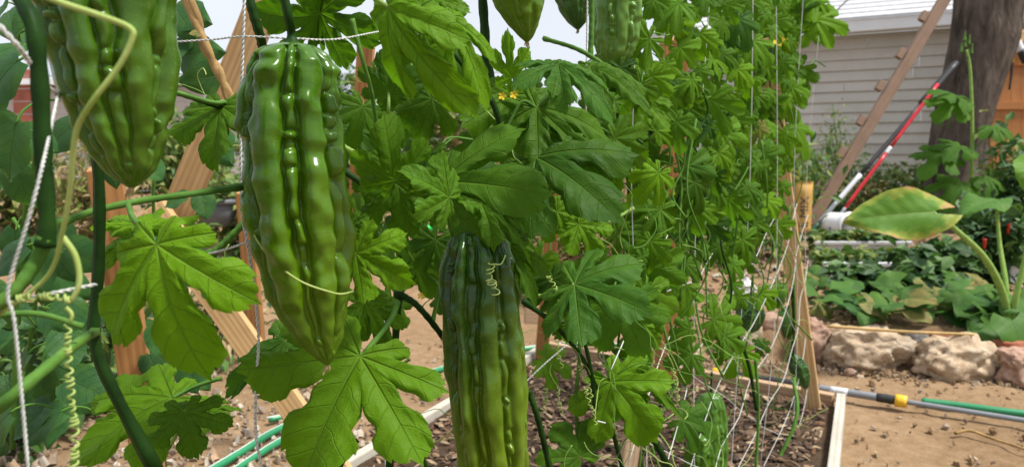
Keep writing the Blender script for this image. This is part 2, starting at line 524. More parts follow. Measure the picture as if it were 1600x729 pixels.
scatter_chips('wood_chip_mulch', 'brown wood chips and dead leaf litter covering the raised bed', 7000, in_bed, (.010, .065), CH, 3, .05, asp=(.14, .55))
def left_gravel(rr):
    p = gnd(rr.uniform(-60, 620), rr.uniform(560, 760)); 
    return p.x, p.y, hgt(p.x, p.y) + .004
scatter_chips('gravel', 'tan pebbles and gravel lying on dirt at lower left', 1500, left_gravel, (.008, .038), PB, 4, .55, cat='gravel')
def path_bits(rr):
    if rr.random() < .45:
        x = rr.uniform(.9, 2.7); y = 3.80 - (x - 1.3) * .28 - abs(rr.gauss(0, .09))
    else:
        x = rr.uniform(-.6, 2.9); y = rr.uniform(2.3, 4.3)
    return x, y, hgt(x, y) + .003
scatter_chips('path_debris', 'small stones, clods and leaf bits scattered on the dirt path', 1700, path_bits, (.004, .030), [PB[0], PB[1], PB[4], PB[3], CH[2], CH[4], MAT['dirt'], MAT['dirt'], MAT['dirt']], 5, .4, cat='debris')
scatter_chips('dirt_clods', 'crumbly brown clods along the foot of the stone edging and path', 170, path_bits, (.02, .05), [MAT['dirt'], MAT['dirt'], PB[1]], 15, .35, cat='soil')
def terr_bits(rr):
    x = rr.uniform(.7, 3.8); y = rr.uniform(3.95, 7.5)
    return x, y, hgt(x, y) + .004
scatter_chips('terrace_litter', 'dead leaves and stones on the soil of the planted terrace', 1800, terr_bits, (.02, .08), CH + PB[:3], 6, .2)

# bed boards
bf = thing('raised_bed_frame', 'low timber frame boards around the mulched raised bed', 'bed frame', bedp(0, 0))
board('end_board', bedp(.01, -.022, .044), bedp(BW, -.022, .044), .112, .04, MAT['wood_old'], bf, face=-BB, seed=1)
tag(board('side_board', bedp(-.018, -.04, .058), bedp(-.018, BL, .058), .034, .09, MAT['wood_grey'], bf, face=(0, 0, 1), seed=2), 'pale grey weathered side board')
tag(board('side_board', bedp(BW + .022, -.04, .05), bedp(BW + .022, BL, .05), .036, .07, MAT['wood_grey'], bf, face=(0, 0, 1), seed=3), 'whitish side board on the left of the bed')

# ------------------------------------------------------------------ rocks, sticks, pole, hoses
def rock_mat(name, c0, c1, c2):
    m, nt, p, out = new_mat(name)
    co = obj_co(nt)
    a = NOISE(nt, 9, 8, .68, co); b = NOISE(nt, 60, 6, .7, co)
    vo = N(nt, 'ShaderNodeTexVoronoi'); vo.inputs['Scale'].default_value = 22; nt.links.new(co, vo.inputs['Vector'])
    f = M(nt, 'ADD', M(nt, 'MULTIPLY', a.outputs[0], .6), M(nt, 'MULTIPLY', b.outputs[0], .4))
    col = RAMP(nt, f, [(.36, c0), (.5, c1), (.64, c2)])
    nt.links.new(col, p.inputs['Base Color']); p.inputs['Roughness'].default_value = .95
    p.inputs['Specular IOR Level'].default_value = .15
    BUMP(nt, M(nt, 'ADD', f, M(nt, 'MULTIPLY', vo.outputs['Distance'], .3)), .9, .02, p)
    return m
RM = {'tan': rock_mat('limestone_dirty', (.27, .18, .11), (.46, .35, .24), (.62, .53, .41)),
      'grey': rock_mat('grey_stone', (.14, .13, .125), (.22, .21, .20), (.30, .29, .27)),
      'red': rock_mat('red_brick', (.22, .075, .04), (.34, .12, .07), (.42, .19, .12)),
      'pink': rock_mat('pink_tan_stone', (.26, .15, .10), (.40, .26, .19), (.50, .38, .29))}
import bmesh
def ico(sub):
    bm = bmesh.new(); bmesh.ops.create_icosphere(bm, subdivisions=sub, radius=1)
    V = [v.co.copy() for v in bm.verts]; F = [tuple(v.index for v in f.verts) for f in bm.faces]
    bm.free(); return V, F
ICO4, ICO3 = ico(5), ico(3)
def rock(x0, x1, y0, y1, Y, mat, label, seed, deep=.7, box=.8, big=False):
    c = at((x0 + x1) / 2, (y0 + y1) / 2, Y)
    sx, sz = (x1 - x0) / 2 * px2m(Y), (y1 - y0) / 2 * px2m(Y)
    sy = max(sx, sz) * deep
    Vs, Fs = ICO4 if big else ICO3
    V = []
    off = Vector((seed * 7.3, seed * 1.9, seed * 4.1))
    for v in Vs:
        q = Vector([math.copysign(abs(t) ** box, t) for t in v])
        n1 = noise.noise(v * 1.3 + off); n2 = noise.fractal(v * 3.2 + off, .9, 2.1, 5)
        n3 = abs(noise.noise(v * 2.1 + off * 2))
        q = q * (.98 + .28 * n1 + .16 * n2 - .26 * n3)
        V.append(c + Vector((q.x * sx, q.y * sy, q.z * sz)))
    base = Vector((c.x, c.y, c.z - sz))
    V = [v - c for v in V]
    o = mesh_obj('rock', V, Fs, RM[mat]); o.location = c
    tag(o, label, 'rock', 'stones of the dry-stacked terrace edge')
    return o
rock(1240, 1296, 494, 576, 3.86, 'pink', 'pinkish upright rock at the left end of the stone edging, beside the timber post', 1, .8, .75, True)
rock(1292, 1420, 510, 588, 3.74, 'tan', 'large angular tan rock, left of the two biggest in the edging', 2, .75, .86, True)
rock(1430, 1552, 524, 608, 3.58, 'tan', 'large tan rock with embedded pebbles, right of the two biggest', 3, .75, .86, True)
rock(1556, 1650, 540, 612, 3.46, 'pink', 'brown rock cut by the right picture edge', 4, .8, .75, True)
rock(1291, 1322, 505, 530, 3.80, 'tan', 'small blocky stone wedged left above the big angular rock', 5)
rock(1417, 1450, 515, 540, 3.68, 'grey', 'small blue-grey stone between the two big rocks', 6)
rock(1446, 1502, 518, 538, 3.72, 'red', 'reddish brick piece lying on top of the stone edging', 7, .5, .5)
rock(1496, 1528, 518, 536, 3.62, 'tan', 'small rounded tan stone right of the red brick piece', 8)
rock(1540, 1576, 544, 576, 3.52, 'tan', 'oval stone between the big pebbled rock and the edge rock', 9)
rock(1552, 1590, 540, 560, 3.56, 'pink', 'flat stone below the dark red brick', 10)
rock(1556, 1612, 530, 549, 3.56, 'red', 'dark red brick at the right under the taro leaves', 11, .5, .5)
rock(1318, 1338, 574, 588, 3.60, 'pink', 'small orange stone lying on dirt before the angular rock', 12)
rock(1336, 1350, 584, 594, 3.56, 'tan', 'tiny white pebble lying on dirt before the angular rock', 13)
rock(1318, 1346, 498, 515, 3.95, 'pink', 'little round stone behind the big angular rock', 14)
rock(1400, 1436, 500, 516, 3.95, 'tan', 'flat pale stone under the broad terrace leaves', 15)
rock(1405, 1430, 482, 500, 4.1, 'grey', 'whitish stone lying among the terrace leaves', 16)
rock(1520, 1556, 588, 606, 3.50, 'grey', 'grey broken stone at the foot of the pebbled rock', 17)
rock(1150, 1186, 494, 545, 3.9, 'tan', 'brown block stone seen through the net', 18, .8, .5)
rock(1180, 1246, 486, 520, 4.0, 'pink', 'pale pinkish stone behind the net, left of the post', 19)

s = tube('bamboo_stick', [at(1293, 509, 3.72), at(1420, 518, 3.62), at(1522, 522, 3.52)], .0085, .007, plain('bamboo', (.50, .33, .12), .5, .15, 25), n=20)
tag(s, 'straight yellow bamboo stick lying on top of the stone edging', 'stick')
def gpath(pts, z): 
    out = []
    for (x, y) in pts:
        p = gnd(x, y, z); out.append(Vector((p.x, p.y, z + hgt(p.x, p.y) * .0)))
    return out
# extension pole
pole_y = lambda x: 579 + (x - 1110) * (656 - 579) / (1600 - 1110)
def ppt(x): return gnd(x, pole_y(x), .03)
pt = thing('extension_pole', 'grey telescopic pole with yellow collar lying on the dirt path', 'pole', ppt(1400))
gm = plain('pole_grey', (.20, .215, .235), .4, .1, 30, .05); bk = plain('pole_black', (.02, .02, .022), .5, .2, 30); ye = plain('pole_yellow', (.72, .43, .02), .45, .1)
wh = plain('pole_white', (.62, .64, .67), .4, .08)
tube('handle_tube', [ppt(1110), ppt(1400)], .016, .016, gm, pt, 8, 16)
tube('outer_tube', [ppt(1396), ppt(1680)], .0105, .0105, gm, pt, 8, 16)
tube('grip', [ppt(1130), ppt(1280)], .0185, .0185, bk, pt, 8, 18)
tube('white_band', [ppt(1297), ppt(1325)], .0168, .0168, wh, pt, 4, 16)
tube('black_sleeve', [ppt(1370), ppt(1402)], .0185, .0185, bk, pt, 4, 16)
tube('collar', [ppt(1399), ppt(1417)], .027, .025, ye, pt, 3, 12, .05)
tube('grip_band', [ppt(1114), ppt(1126)], .0192, .0192, ye, pt, 3, 12)
# hoses
hg = plain('hose_green', (.02, .22, .09), .4, .1, 20, .05); hw = plain('hose_white', (.6, .62, .58), .5, .1)
hp1 = [(300, 752), (380, 704), (440, 668), (560, 618), (690, 576), (800, 548), (900, 537), (1000, 540), (1100, 546)]
t = thing('garden_hose', 'green garden hose with white stripe, crossing the dirt behind the left board', 'hose', gnd(440, 668, 0))
hh = tube('hose_tube', [gnd(x, y, .014) for x, y in hp1], .0135, .0135, hg, t, 80, 12)
tube('stripe', [gnd(x, y, .014) + Vector((-.006, -.006, .009)) for x, y in hp1], .005, .005, hw, hh, 80, 8)
hp2 = [(330, 760), (400, 712), (446, 684), (480, 668), (500, 654), (480, 645), (420, 655)]
t = thing('garden_hose', 'short second loop of green hose at the bottom left beside the striped one', 'hose', gnd(446, 684, 0))
hh = tube('hose_tube', [gnd(x, y, .014) for x, y in hp2], .0125, .0125, hg, t, 60, 12)
tube('stripe', [gnd(x, y, .014) + Vector((-.005, -.006, .009)) for x, y in hp2], .004, .004, hw, hh, 60, 8)
hp3 = [(1440, 626), (1500, 633), (1560, 641), (1640, 650)]
t = tube('garden_hose', [gnd(x, y, .016) for x, y in hp3], .015, .015, hg, None, 30, 12)
tag(t, 'green hose piece lying beside the grey pole at right', 'hose')
t = tube('dry_twig', [gnd(1492, 676, .012), gnd(1515, 672, .02), gnd(1550, 684, .015), gnd(1610, 704, .012)], .007, .004, MAT['stem_dry'], None, 20, 8)
tag(t, 'thin dry brown twig lying on the path at lower right', 'twig')

# ------------------------------------------------------------------ trellis timber
def post(label, a, b, w, t_, mat, seed, face=(0, -1, 0)):
    o = board('trellis_post', a, b, w, t_, MAT[mat], None, face=face, jit=.004, seed=seed)
    tag(o, label, 'post', 'timber posts of the trellis')
    return o
post('upright orange pine post at left, below the bright hanging leaf', at(160, 262, 1.55), at(262, 900, 1.72), .062, .045, 'wood_orange', 11, (.35, -1, 0))
post('slanting fresh pine brace behind the main melon, rising to the top of the picture', at(266, 366, 2.3), at(436, -60, 2.15), .088, .04, 'wood_new', 12, (.2, -1, .1))
post('fresh pine brace sloping down to the right, left of the main melon', at(240, 322, 2.2), at(545, 760, 2.25), .075, .04, 'wood_new', 13, (-.1, -1, .3))
post('brown post peeking out left of the main melon', at(384, 300, 2.6), at(404, 590, 2.7), .05, .04, 'wood_orange', 14)
post('reddish post high behind the main melon top', at(575, 40, 2.4), at(548, 420, 2.6), .05, .04, 'wood_orange', 15)
post('brown stake right of the second melon', at(868, 250, 3.0), at(846, 556, 3.25), .055, .04, 'wood_orange', 16)
post('tall orange post in the middle of the leafy trellis', at(1052, 60, 2.85), at(1042, 612, 3.3), .098, .05, 'wood_orange', 17, (.3, -1, 0))
post('pale leaning board in front of the tall orange post', at(1020, 470, 2.3), at(978, 760, 2.2), .05, .03, 'wood_old', 18, (.2, -1, 0))
post('leaning yellow pine post at the right end of the trellis', at(1196, 60, 2.75), at(1272, 655, 2.92), .062, .05, 'wood_new', 19, (-.4, -1, 0))
post('horizontal timber low behind the trellis at centre', at(820, 488, 3.6), at(1070, 500, 3.7), .09, .04, 'wood_old', 20)

# ------------------------------------------------------------------ house
def lines_mat(name, col, rough, var):
    return plain(name, col, rough, var, 3, .1, .004)
HL = Vector((2.2, 10.77, 0)); HR = Vector((6.9, 8.07, 0))
hd = (HR - HL).normalized(); hn = Vector((hd.y, -hd.x, 0)).normalized()
if hn.y > 0: hn = -hn
hlen = (HR - HL).length
EAVE = 2.50
house = thing('house', 'grey house wall with horizontal lap siding and light shingle roof', 'house', HL)
siding = plain('vinyl_siding', (.52, .495, .45), .6, .07, 4, .05)
siding2 = plain('vinyl_siding_worn', (.49, .465, .42), .65, .10, 5, .05)
V, F = [], []
def quadbox(name, a0, b0, thick, z0, z1, lean, mat, parent):
    """board from a0 to b0 along the wall, bottom edge proud by lean"""
    V = []
    for P in (a0, b0):
        for (z, o) in ((z0, lean), (z1, .004), (z1, -thick), (z0, -thick)):
            V.append(Vector((P.x, P.y, z)) + hn * o)
    F = [(0, 4, 5, 1), (1, 5, 6, 2), (2, 6, 7, 3), (3, 7, 4, 0), (0, 1, 2, 3), (7, 6, 5, 4)]
    return mesh_obj(name, V, F, mat, parent, smooth=False)
lap = .128
z = .15
while z < EAVE:
    kj = R.uniform(.25, .8)
    mid = HL + (HR - HL) * kj
    quadbox('siding_board', HL, mid - hd * .002, .02, z, min(z + lap, EAVE), .032, siding, house)
    quadbox('siding_board', mid + hd * .002, HR, .02, z, min(z + lap, EAVE), .030, R.choice([siding, siding2]), house)
    z += lap
fas = plain('white_fascia', (.74, .75, .77), .5, .04, 5, .03)
quadbox('fascia', HL + hn * .34 - hd * .3, HR + hn * .34 + hd * .3, .03, EAVE - .01, EAVE + .13, .0, fas, house)
sof = mesh_obj('soffit', [HL + hn * .31 + Vector((0, 0, EAVE)), HR + hn * .31 + Vector((0, 0, EAVE)), HR + Vector((0, 0, EAVE + .004)), HL + Vector((0, 0, EAVE + .004))], [(0, 1, 2, 3)], fas, house, smooth=False)
rf = bpy.data.objects.new('roof', None)
COL.objects.link(rf); rf.parent = house; rf.location = (0, 0, 0)
shing = plain('roof_shingles', (.47, .47, .485), .85, .12, 14, .4, .004)
slope = math.tan(math.radians(24))
nrow = 16
for i in range(nrow):
    d0, d1 = .37 - i * .19, .37 - (i + 1) * .19 - .02
    z0, z1 = EAVE + .14 + (.37 - d0) * slope, EAVE + .14 + (.37 - d1) * slope
    V = []
    for P in (HL - hd * .3, HR + hd * .3):
        V += [Vector((P.x, P.y, z0 + .014)) + hn * d0, Vector((P.x, P.y, z1)) + hn * d1, Vector((P.x, P.y, z0 - .01)) + hn * d0]
    sh = mesh_obj('shingle_row', V, [(0, 3, 4, 1), (2, 5, 3, 0), (0, 1, 2), (3, 5, 4), (2, 1, 4, 5)], shing, None, smooth=False)
    sh.parent = rf; sh.matrix_parent_inverse = Matrix.Translation(-Vector(house.location))
pipe = tube('downpipe', [Vector((HR.x, HR.y, .2)) + hn * .06 - hd * 1.92, Vector((HR.x, HR.y, 1.55)) + hn * .06 - hd * 1.90], .035, .035, fas, house, 6, 12)
# overhead cable on roof
o = tube('roof_cable', [at(1308, 16, 9.6), at(1316, 8, 9.5), at(1330, -5, 9.5)], .008, .008, bk, house, 6, 6)

# ------------------------------------------------------------------ tree trunk
def trunk_mat():
    m, nt, p, out = new_mat('bark')
    co = geo_pos(nt)
    mp = N(nt, 'ShaderNodeMapping'); mp.inputs['Scale'].default_value = (14, 14, 3.2); nt.links.new(co, mp.inputs[0])
    a = NOISE(nt, 1, 8, .7, mp.outputs[0], .6); b = NOISE(nt, 3.5, 5, .6, co)
    f = M(nt, 'ADD', M(nt, 'MULTIPLY', a.outputs[0], .7), M(nt, 'MULTIPLY', b.outputs[0], .3))
    nt.links.new(RAMP(nt, f, [(.35, (.022, .018, .015)), (.52, (.10, .08, .066)), (.7, (.20, .165, .135))]), p.inputs['Base Color'])
    p.inputs['Roughness'].default_value = .95; p.inputs['Specular IOR Level'].default_value = .1
    BUMP(nt, f, 1.0, .06, p)
    return m
tree = thing('tree', 'thick dark-barked tree trunk standing before the grey house', 'tree', Vector((4.3, 7.6, .3)))
prof = [(-60, 1500, 1605), (0, 1499, 1593), (60, 1492, 1586), (120, 1478, 1564), (180, 1464, 1545), (230, 1456, 1532), (290, 1450, 1530), (330, 1440, 1540), (372, 1425, 1556)]
V, F = [], []
nt_ = 40
Yt = 7.6
rows = []
for k in range(61):
    yy = np.interp(k / 60, np.linspace(0, 1, len(prof)), [q[0] for q in prof])
    xl = np.interp(k / 60, np.linspace(0, 1, len(prof)), [q[1] for q in prof]); xr = np.interp(k / 60, np.linspace(0, 1, len(prof)), [q[2] for q in prof])
    c = at((xl + xr) / 2, yy, Yt); r = (xr - xl) / 2 * px2m(Yt)
    for i in range(nt_):
        th = 2 * math.pi * i / nt_
        q = Vector((math.cos(th), math.sin(th), 0))
        n_ = noise.fractal(Vector((q.x * 2.5, q.y * 2.5, c.z * 1.2)), .9, 2, 5)
        V.append(c + q * (r * (1 + .09 * n_)))
for k in range(60):
    for i in range(nt_):
        F.append((k * nt_ + i, (k + 1) * nt_ + i, (k + 1) * nt_ + (i + 1) % nt_, k * nt_ + (i + 1) % nt_))
mesh_obj('trunk', V, F, trunk_mat(), tree)

# ------------------------------------------------------------------ orange shed door with hanging tools (right edge)
sd_ = thing('orange_shed', 'orange wooden shed door at the right edge behind the tree', 'shed', at(1590, 280, 8.3))
og = wood_material('orange_stain', (.30, .115, .028), (.46, .19, .05))
for i in range(7):
    x0 = 1554 + i * 16
    board('plank', at(x0, 268, 8.3), at(x0, 74, 8.3), .108, .03, og, sd_, seed=30 + i)
board('rail', at(1552, 95, 8.27), at(1665, 95, 8.27), .1, .03, og, sd_, face=(0, -1, 0), seed=38)
board('rail', at(1552, 165, 8.27), at(1665, 165, 8.27), .08, .03, og, sd_, face=(0, -1, 0), seed=39)
board('roof_beam', at(1570, 72, 8.2), at(1665, 20, 8.2), .1, .06, MAT['wood_new'], sd_, seed=40)
tl = thing('hanging_tool', 'yellow and black tool hanging on the orange shed door', 'tool', at(1582, 100, 8.18))
tube('handle', [at(1584, 66, 8.2), at(1581, 82, 8.18), at(1581, 98, 8.18)], .03, .028, ye, tl, 8, 10)
tube('shaft', [at(1581, 98, 8.18), at(1580, 118, 8.18), at(1577, 140, 8.18)], .014, .01, bk, tl, 8, 8)
tl = thing('hanging_tool', 'white and black tool hanging right of the yellow one', 'tool', at(1592, 80, 8.1))
tube('handle', [at(1588, 66, 8.15), at(1596, 80, 8.12)], .045, .04, wh, tl, 6, 12)
tube('grip', [at(1596, 80, 8.12), at(1604, 98, 8.1)], .042, .04, bk, tl, 6, 12)

# ------------------------------------------------------------------ leaning plank with cleats, poles
pl = thing('cleated_plank', 'leaning brown plank with small wooden cleats nailed along it', 'plank', at(1265, 352, 7.2))
A, B = at(1266, 350, 7.2), at(1486, -18, 7.5)
board('rail', A, B, .105, .05, MAT['wood_brown'], pl, seed=50)
for (x, y) in ((1448, 26), (1412, 84), (1380, 134), (1350, 188), (1320, 238), (1288, 288)):
    k = (y - 350) / (-18 - 350)
    c = at(x, y, 7.2 + .3 * k - .02)
    dv = (B - A).normalized()
    board('cleat', c - dv * .05 - Vector((.03, 0, 0)), c + dv * .05 - Vector((.03, 0, 0)), .06, .05, MAT['wood_brown'], pl, seed=51)
def lpole(label, segs, foot):
    t = thing('leaning_pole', label, 'pole', foot, 'poles leaning on the tree')
    for (nm, a, b, r, m_) in segs:
        tube(nm, [a, b], r, r, m_, t, 6, 12)
rd = plain('pole_red', (.48, .01, .02), .35, .08, 20, .05)
def rp(k): return at(1288 + (1468 - 1288) * k, 368 + (128 - 368) * k, 6.9 + .35 * k)
lpole('red leaning pole with silver lower end, against the tree trunk', [('silver_end', rp(0), rp(.19), .016, gm), ('red_shaft', rp(.18), rp(.54), .0165, rd), ('white_band', rp(.535), rp(.575), .018, wh), ('red_shaft', rp(.57), rp(.985), .0165, rd)], rp(0))
def bp(k): return at(1262 + (1490 - 1262) * k, 368 + (104 - 368) * k, 7.0 + .42 * k)
lpole('black leaning pole with white band and green tip, left of the red pole', [('green_tip', bp(0), bp(.07), .024, plain('dark_green_plastic', (.01, .06, .025), .5)), ('grey_shaft', bp(.07), bp(.2), .02, gm), ('white_band', bp(.2), bp(.36), .022, wh), ('black_shaft', bp(.36), bp(.78), .02, bk), ('thick_grip', bp(.78), bp(1.02), .034, bk)], bp(0))

# ------------------------------------------------------------------ buckets
def bucket(label, c, axis, rt, rb, L, seed):
    ax = Vector(axis).normalized(); a = ax.orthogonal().normalized(); b = ax.cross(a)
    wm = plain('bucket_white_%d' % seed, (.74, .74, .73), .4, .05, 6, .02)
    t = thing('bucket', label, 'bucket', c, 'white buckets lying on the terrace')
    def lathe(name, pr, par):
        V, F = [], []
        n = 36
        for (s_, r_) in pr:
            for i in range(n):
                th = 2 * math.pi * i / n
                V.append(Vector(c) + ax * s_ + a * (r_ * math.cos(th)) + b * (r_ * math.sin(th)))
        for k in range(len(pr) - 1):
            for i in range(n):
                F.append((k * n + i, k * n + (i + 1) % n, (k + 1) * n + (i + 1) % n, (k + 1) * n + i))
        return mesh_obj(name, V, F, wm, par)
    w = lathe('shell', [(-L / 2, .001), (-L / 2, rb), (-L / 2 + .005, rb), (L / 2 - .03, rt), (L / 2, rt), (L / 2, rt - .008), (-L / 2 + .012, rb - .006), (-L / 2 + .012, .001)], t)
    lathe('rim', [(L / 2 - .045, rt + .001), (L / 2 - .043, rt + .011), (L / 2 - .004, rt + .012), (L / 2 - .002, rt + .001)], t)
bc = at(1313, 352, 6.95); bucket('white plastic bucket lying on its side, left of the pair below the poles', bc, (.35, -.9, -.05), .125, .105, .26, 1)
bc = at(1341, 357, 6.85); bucket('white plastic bucket lying on its side, right of the pair by the taro leaf', bc, (.1, -1, .05), .118, .1, .26, 2)

# planter troughs
tw = plain('trough_white', (.60, .61, .62), .5, .08, 8, .03)
def trough(label, x0, x1, ytop, Y, h, dep, seed):
    a, b = at(x0, ytop, Y), at(x1, ytop, Y - .1)
    t = thing('planter_trough', label, 'planter', Vector(((a.x + b.x) / 2, Y, a.z - h)), 'long white planters on the terrace')
    d = (b - a); L = d.length; d.normalize(); n_ = Vector((-d.y, d.x, 0)).normalized()
    c = (a + b) / 2
    rot = Matrix((d, n_, d.cross(n_))).transposed()
    def bx(nm, off, sx, sy, sz, mat=tw):
        V, F = box_geo(c + n_ * off[0] + Vector((0, 0, off[1])), sx, sy, sz, rot)
        return bevel(mesh_obj(nm, V, F, mat, t, smooth=False), .006)
    bx('front_wall', (0, -h / 2), L, .02, h); bx('back_wall', (dep, -h / 2), L, .02, h)
    bx('rim', (-.012, -.006), L + .04, .035, .03); bx('rim', (dep + .012, -.006), L + .04, .035, .03)
    bx('soil', (dep / 2, -.05), L - .02, dep - .03, .05, MAT['mulch'])
    return t, c, d, n_, L, dep
tr1 = trough('far white planter trough in front of the buckets', 1275, 1420, 378, 6.2, .16, .25, 1)
tr2 = trough('near white planter trough full of sprouts behind the dark ground leaves', 1290, 1600, 411, 5.2, .18, .32, 2)

# soil bag with printing
bagm = plain('ochre_bag', (.50, .29, .07), .6, .12, 14, .2)
Yb = 5.2
t = thing('soil_bag', 'upright ochre bag printed with black letters, right of the leafy trellis', 'bag', at(1256, 362, Yb))
V, F = [], []
for k in range(13):
    yy = 283 + (362 - 283) * k / 12
    for (xo, yo) in ((-1, 0), (-.5, -1), (0, -1.25), (.5, -1), (1, 0), (.5, 1), (0, 1.2), (-.5, 1)):
        pinch = .25 if k == 0 else (.6 if k == 1 else 1)
        c = at(1255 + xo * 14 - (k - 6) * .35, yy, Yb)
        V.append(c + Vector((0, yo * .035 * pinch, 0)))
for k in range(12):
    for i in range(8):
        F.append((k * 8 + i, k * 8 + (i + 1) % 8, (k + 1) * 8 + (i + 1) % 8, (k + 1) * 8 + i))
F.append(tuple(range(8))); F.append(tuple(range(96, 104)))
mesh_obj('sack', V, F, bagm, t)
ink = plain('black_ink', (.02, .018, .015), .7, .1)
cu = bpy.data.curves.new('lettering', 'FONT'); cu.body = 'E MIX'; cu.size = .085; cu.extrude = .0008
cu.materials.append(ink)
tmp = bpy.data.objects.new('lettering_curve', cu)
tme = bpy.data.meshes.new_from_object(tmp); bpy.data.objects.remove(tmp)
tx = bpy.data.objects.new('lettering', tme); COL.objects.link(tx)
tx.parent = t; tx.matrix_parent_inverse = Matrix.Translation(t.location).inverted()
tx.location = at(1262, 356, Yb - .047); tx.rotation_euler = (math.pi / 2, -math.pi / 2, 0)

# pot, bags
potm = plain('grey_pot', (.11, .115, .125), .6, .1, 8, .05)
pc = at(342, 352, 5.8)
t = thing('plant_pot', 'dark grey round plant pot behind the slanting braces', 'pot', pc)
def lathe_v(name, c, pr, mat, parent, n=32):
    V, F = [], []
    for (r_, z_) in pr:
        for i in range(n):
            th = 2 * math.pi * i / n
            V.append(Vector(c) + Vector((r_ * math.cos(th), r_ * math.sin(th), z_)))
    for k in range(len(pr) - 1):
        for i in range(n):
            F.append((k * n + i, k * n + (i + 1) % n, (k + 1) * n + (i + 1) % n, (k + 1) * n + i))
    return mesh_obj(name, V, F, mat, parent)
lathe_v('shell', pc, [(.001, 0), (.12, 0), (.165, .2), (.155, .2), (.12, .17), (.001, .17)], potm, t)
lathe_v('rim', pc, [(.165, .165), (.178, .17), (.178, .2), (.150, .203)], potm, t)
def crumple(name, label, c, r, seed, squash=(1, .7, 1.2)):
    V = []
    for v in ICO4[0]:
        n_ = noise.noise(v * 2.2 + Vector((seed, 0, 0))) * .5 + abs(noise.noise(v * 5 + Vector((0, seed, 0)))) * .5
        q = v * (r * (.7 + .6 * n_)); V.append(Vector((q.x * squash[0], q.y * squash[1], q.z * squash[2])))
    o = mesh_obj(name, V, ICO4[1], plain('plastic_film_%d' % seed, (.62, .61, .60), .3, .08, 10, .1), smooth=True)
    o.location = c
    tag(o, label, 'plastic bag')
crumple('plastic_bag', 'crumpled white plastic bag hanging in the net beside the small dark melon', at(1164, 456, 2.95), .052, 3)
crumple('plastic_bag', 'torn white plastic sheet beside the tall orange post', at(1076, 300, 3.3), .075, 5, (.6, .5, 1.6))
# bright green plastic chair-like object between leaves
gp = plain('bright_green_plastic', (.02, .50, .07), .4, .05)
gc_ = at(662, 420, 3.4)
t = thing('green_plastic_bin', 'bright green plastic tub showing between leaves above the second melon', 'tub', gc_)
lathe_v('shell', gc_, [(.001, 0), (.036, 0), (.043, .19), (.038, .19), (.032, .02), (.001, .02)], gp, t)
lathe_v('rim', gc_, [(.043, .175), (.049, .178), (.049, .196), (.038, .2)], gp, t)

# distant left: neighbour building and wire fence
nb_ = thing('neighbour_building', 'distant pale building with a rusty red door panel at far left', 'building', Vector((-9.5, 17, 0)))
V, F = box_geo(Vector((-9.5, 17.5, 1.2)), 9, .6, 2.6)
mesh_obj('wall', V, F, plain('pale_render', (.50, .46, .44), .85, .1, 2), nb_, smooth=False)
V, F = box_geo(at(37, 152, 17.1), .42, .1, 1.2)
mesh_obj('door', V, F, plain('rusty_panel', (.36, .11, .07), .7, .25, 3), nb_, smooth=False)
V, F = box_geo(Vector((-9.5, 17.4, 2.6)), 9.4, 1.1, .12)
mesh_obj('roof_edge', V, F, fas, nb_, smooth=False)
wf = thing('wire_fence', 'distant wire fence on posts behind the left side of the garden', 'fence', Vector((-3, 9.5, .4)))
wm_ = plain('galvanised_wire', (.28, .29, .30), .5, .1, metal=.4)
for i in range(10):
    zz = .6 + i * .16
    tube('wire', [Vector((-9, 10.2, zz)), Vector((-3, 9.6, zz - .02)), Vector((1.6, 9.4, zz))], .006, .006, wm_, wf, 8, 5)
for i in range(7):
    x = -8.6 + i * 1.6
    tube('post', [Vector((x, 9.95 - (x + 9) * .06, .3)), Vector((x, 9.95 - (x + 9) * .06, 2.2))], .03, .03, wm_, wf, 3, 10)

# ------------------------------------------------------------------ leafy plants of the background
def small_leaf_mass(name, n, fn, size, mats, seed, parent=None, tilt=.6, narrow=.5):
    """many single leaves, each with a midrib fold"""
    rr = random.Random(seed)
    V, F, MI, UV = [], [], [], []
    for _ in range(n):
        c, s_dir = fn(rr)
        s = rr.uniform(*size)
        yaw = rr.uniform(0, 6.28)
        rot = Matrix.Rotation(yaw, 3, 'Z') @ Matrix.Rotation(rr.gauss(-.35, tilt), 3, 'X') @ Matrix.Rotation(rr.gauss(0, .4), 3, 'Y')
        k = len(V)
        w = s * narrow
        P = [(0, 0, 0), (-w * .5, .35 * s, .09 * s), (0, .4 * s, 0), (w * .5, .35 * s, .09 * s), (-w * .33, .72 * s, .03 * s), (0, .75 * s, -.05 * s), (w * .33, .72 * s, .03 * s), (0, s, -.14 * s)]
        V += [Vector(c) + rot @ Vector(q) for q in P]
        fs = [(0, 2, 1), (0, 3, 2), (1, 2, 5, 4), (2, 3, 6, 5), (4, 5, 7), (5, 6, 7)]
        F += [tuple(k + i for i in f) for f in fs]
        mi = rr.randrange(len(mats)); MI += [mi] * len(fs)
        for f in fs:
            for i in f: UV.append((P[i][1] / s, P[i][0] / s))
    o = mesh_obj(name, V, F, mats, parent, smooth=False, uvs=UV)
    o.data.polygons.foreach_set('material_index', MI)
    o.color = (.5, 0, 0, 1)
    return o
def weed_mat(name, a, b):
    m, nt, p, out = new_mat(name)
    n = NOISE(nt, 6, 4, .6, geo_pos(nt))
    c = RAMP(nt, n.outputs[0], [(.3, a), (.7, b)])
    nt.links.new(c, p.inputs['Base Color']); p.inputs['Roughness'].default_value = .6
    tr = N(nt, 'ShaderNodeBsdfTranslucent'); nt.links.new(c, tr.inputs[0])
    mx = N(nt, 'ShaderNodeMixShader'); mx.inputs[0].default_value = .3
    nt.links.new(p.outputs[0], mx.inputs[1]); nt.links.new(tr.outputs[0], mx.inputs[2]); nt.links.new(mx.outputs[0], out.inputs[0])
    return m
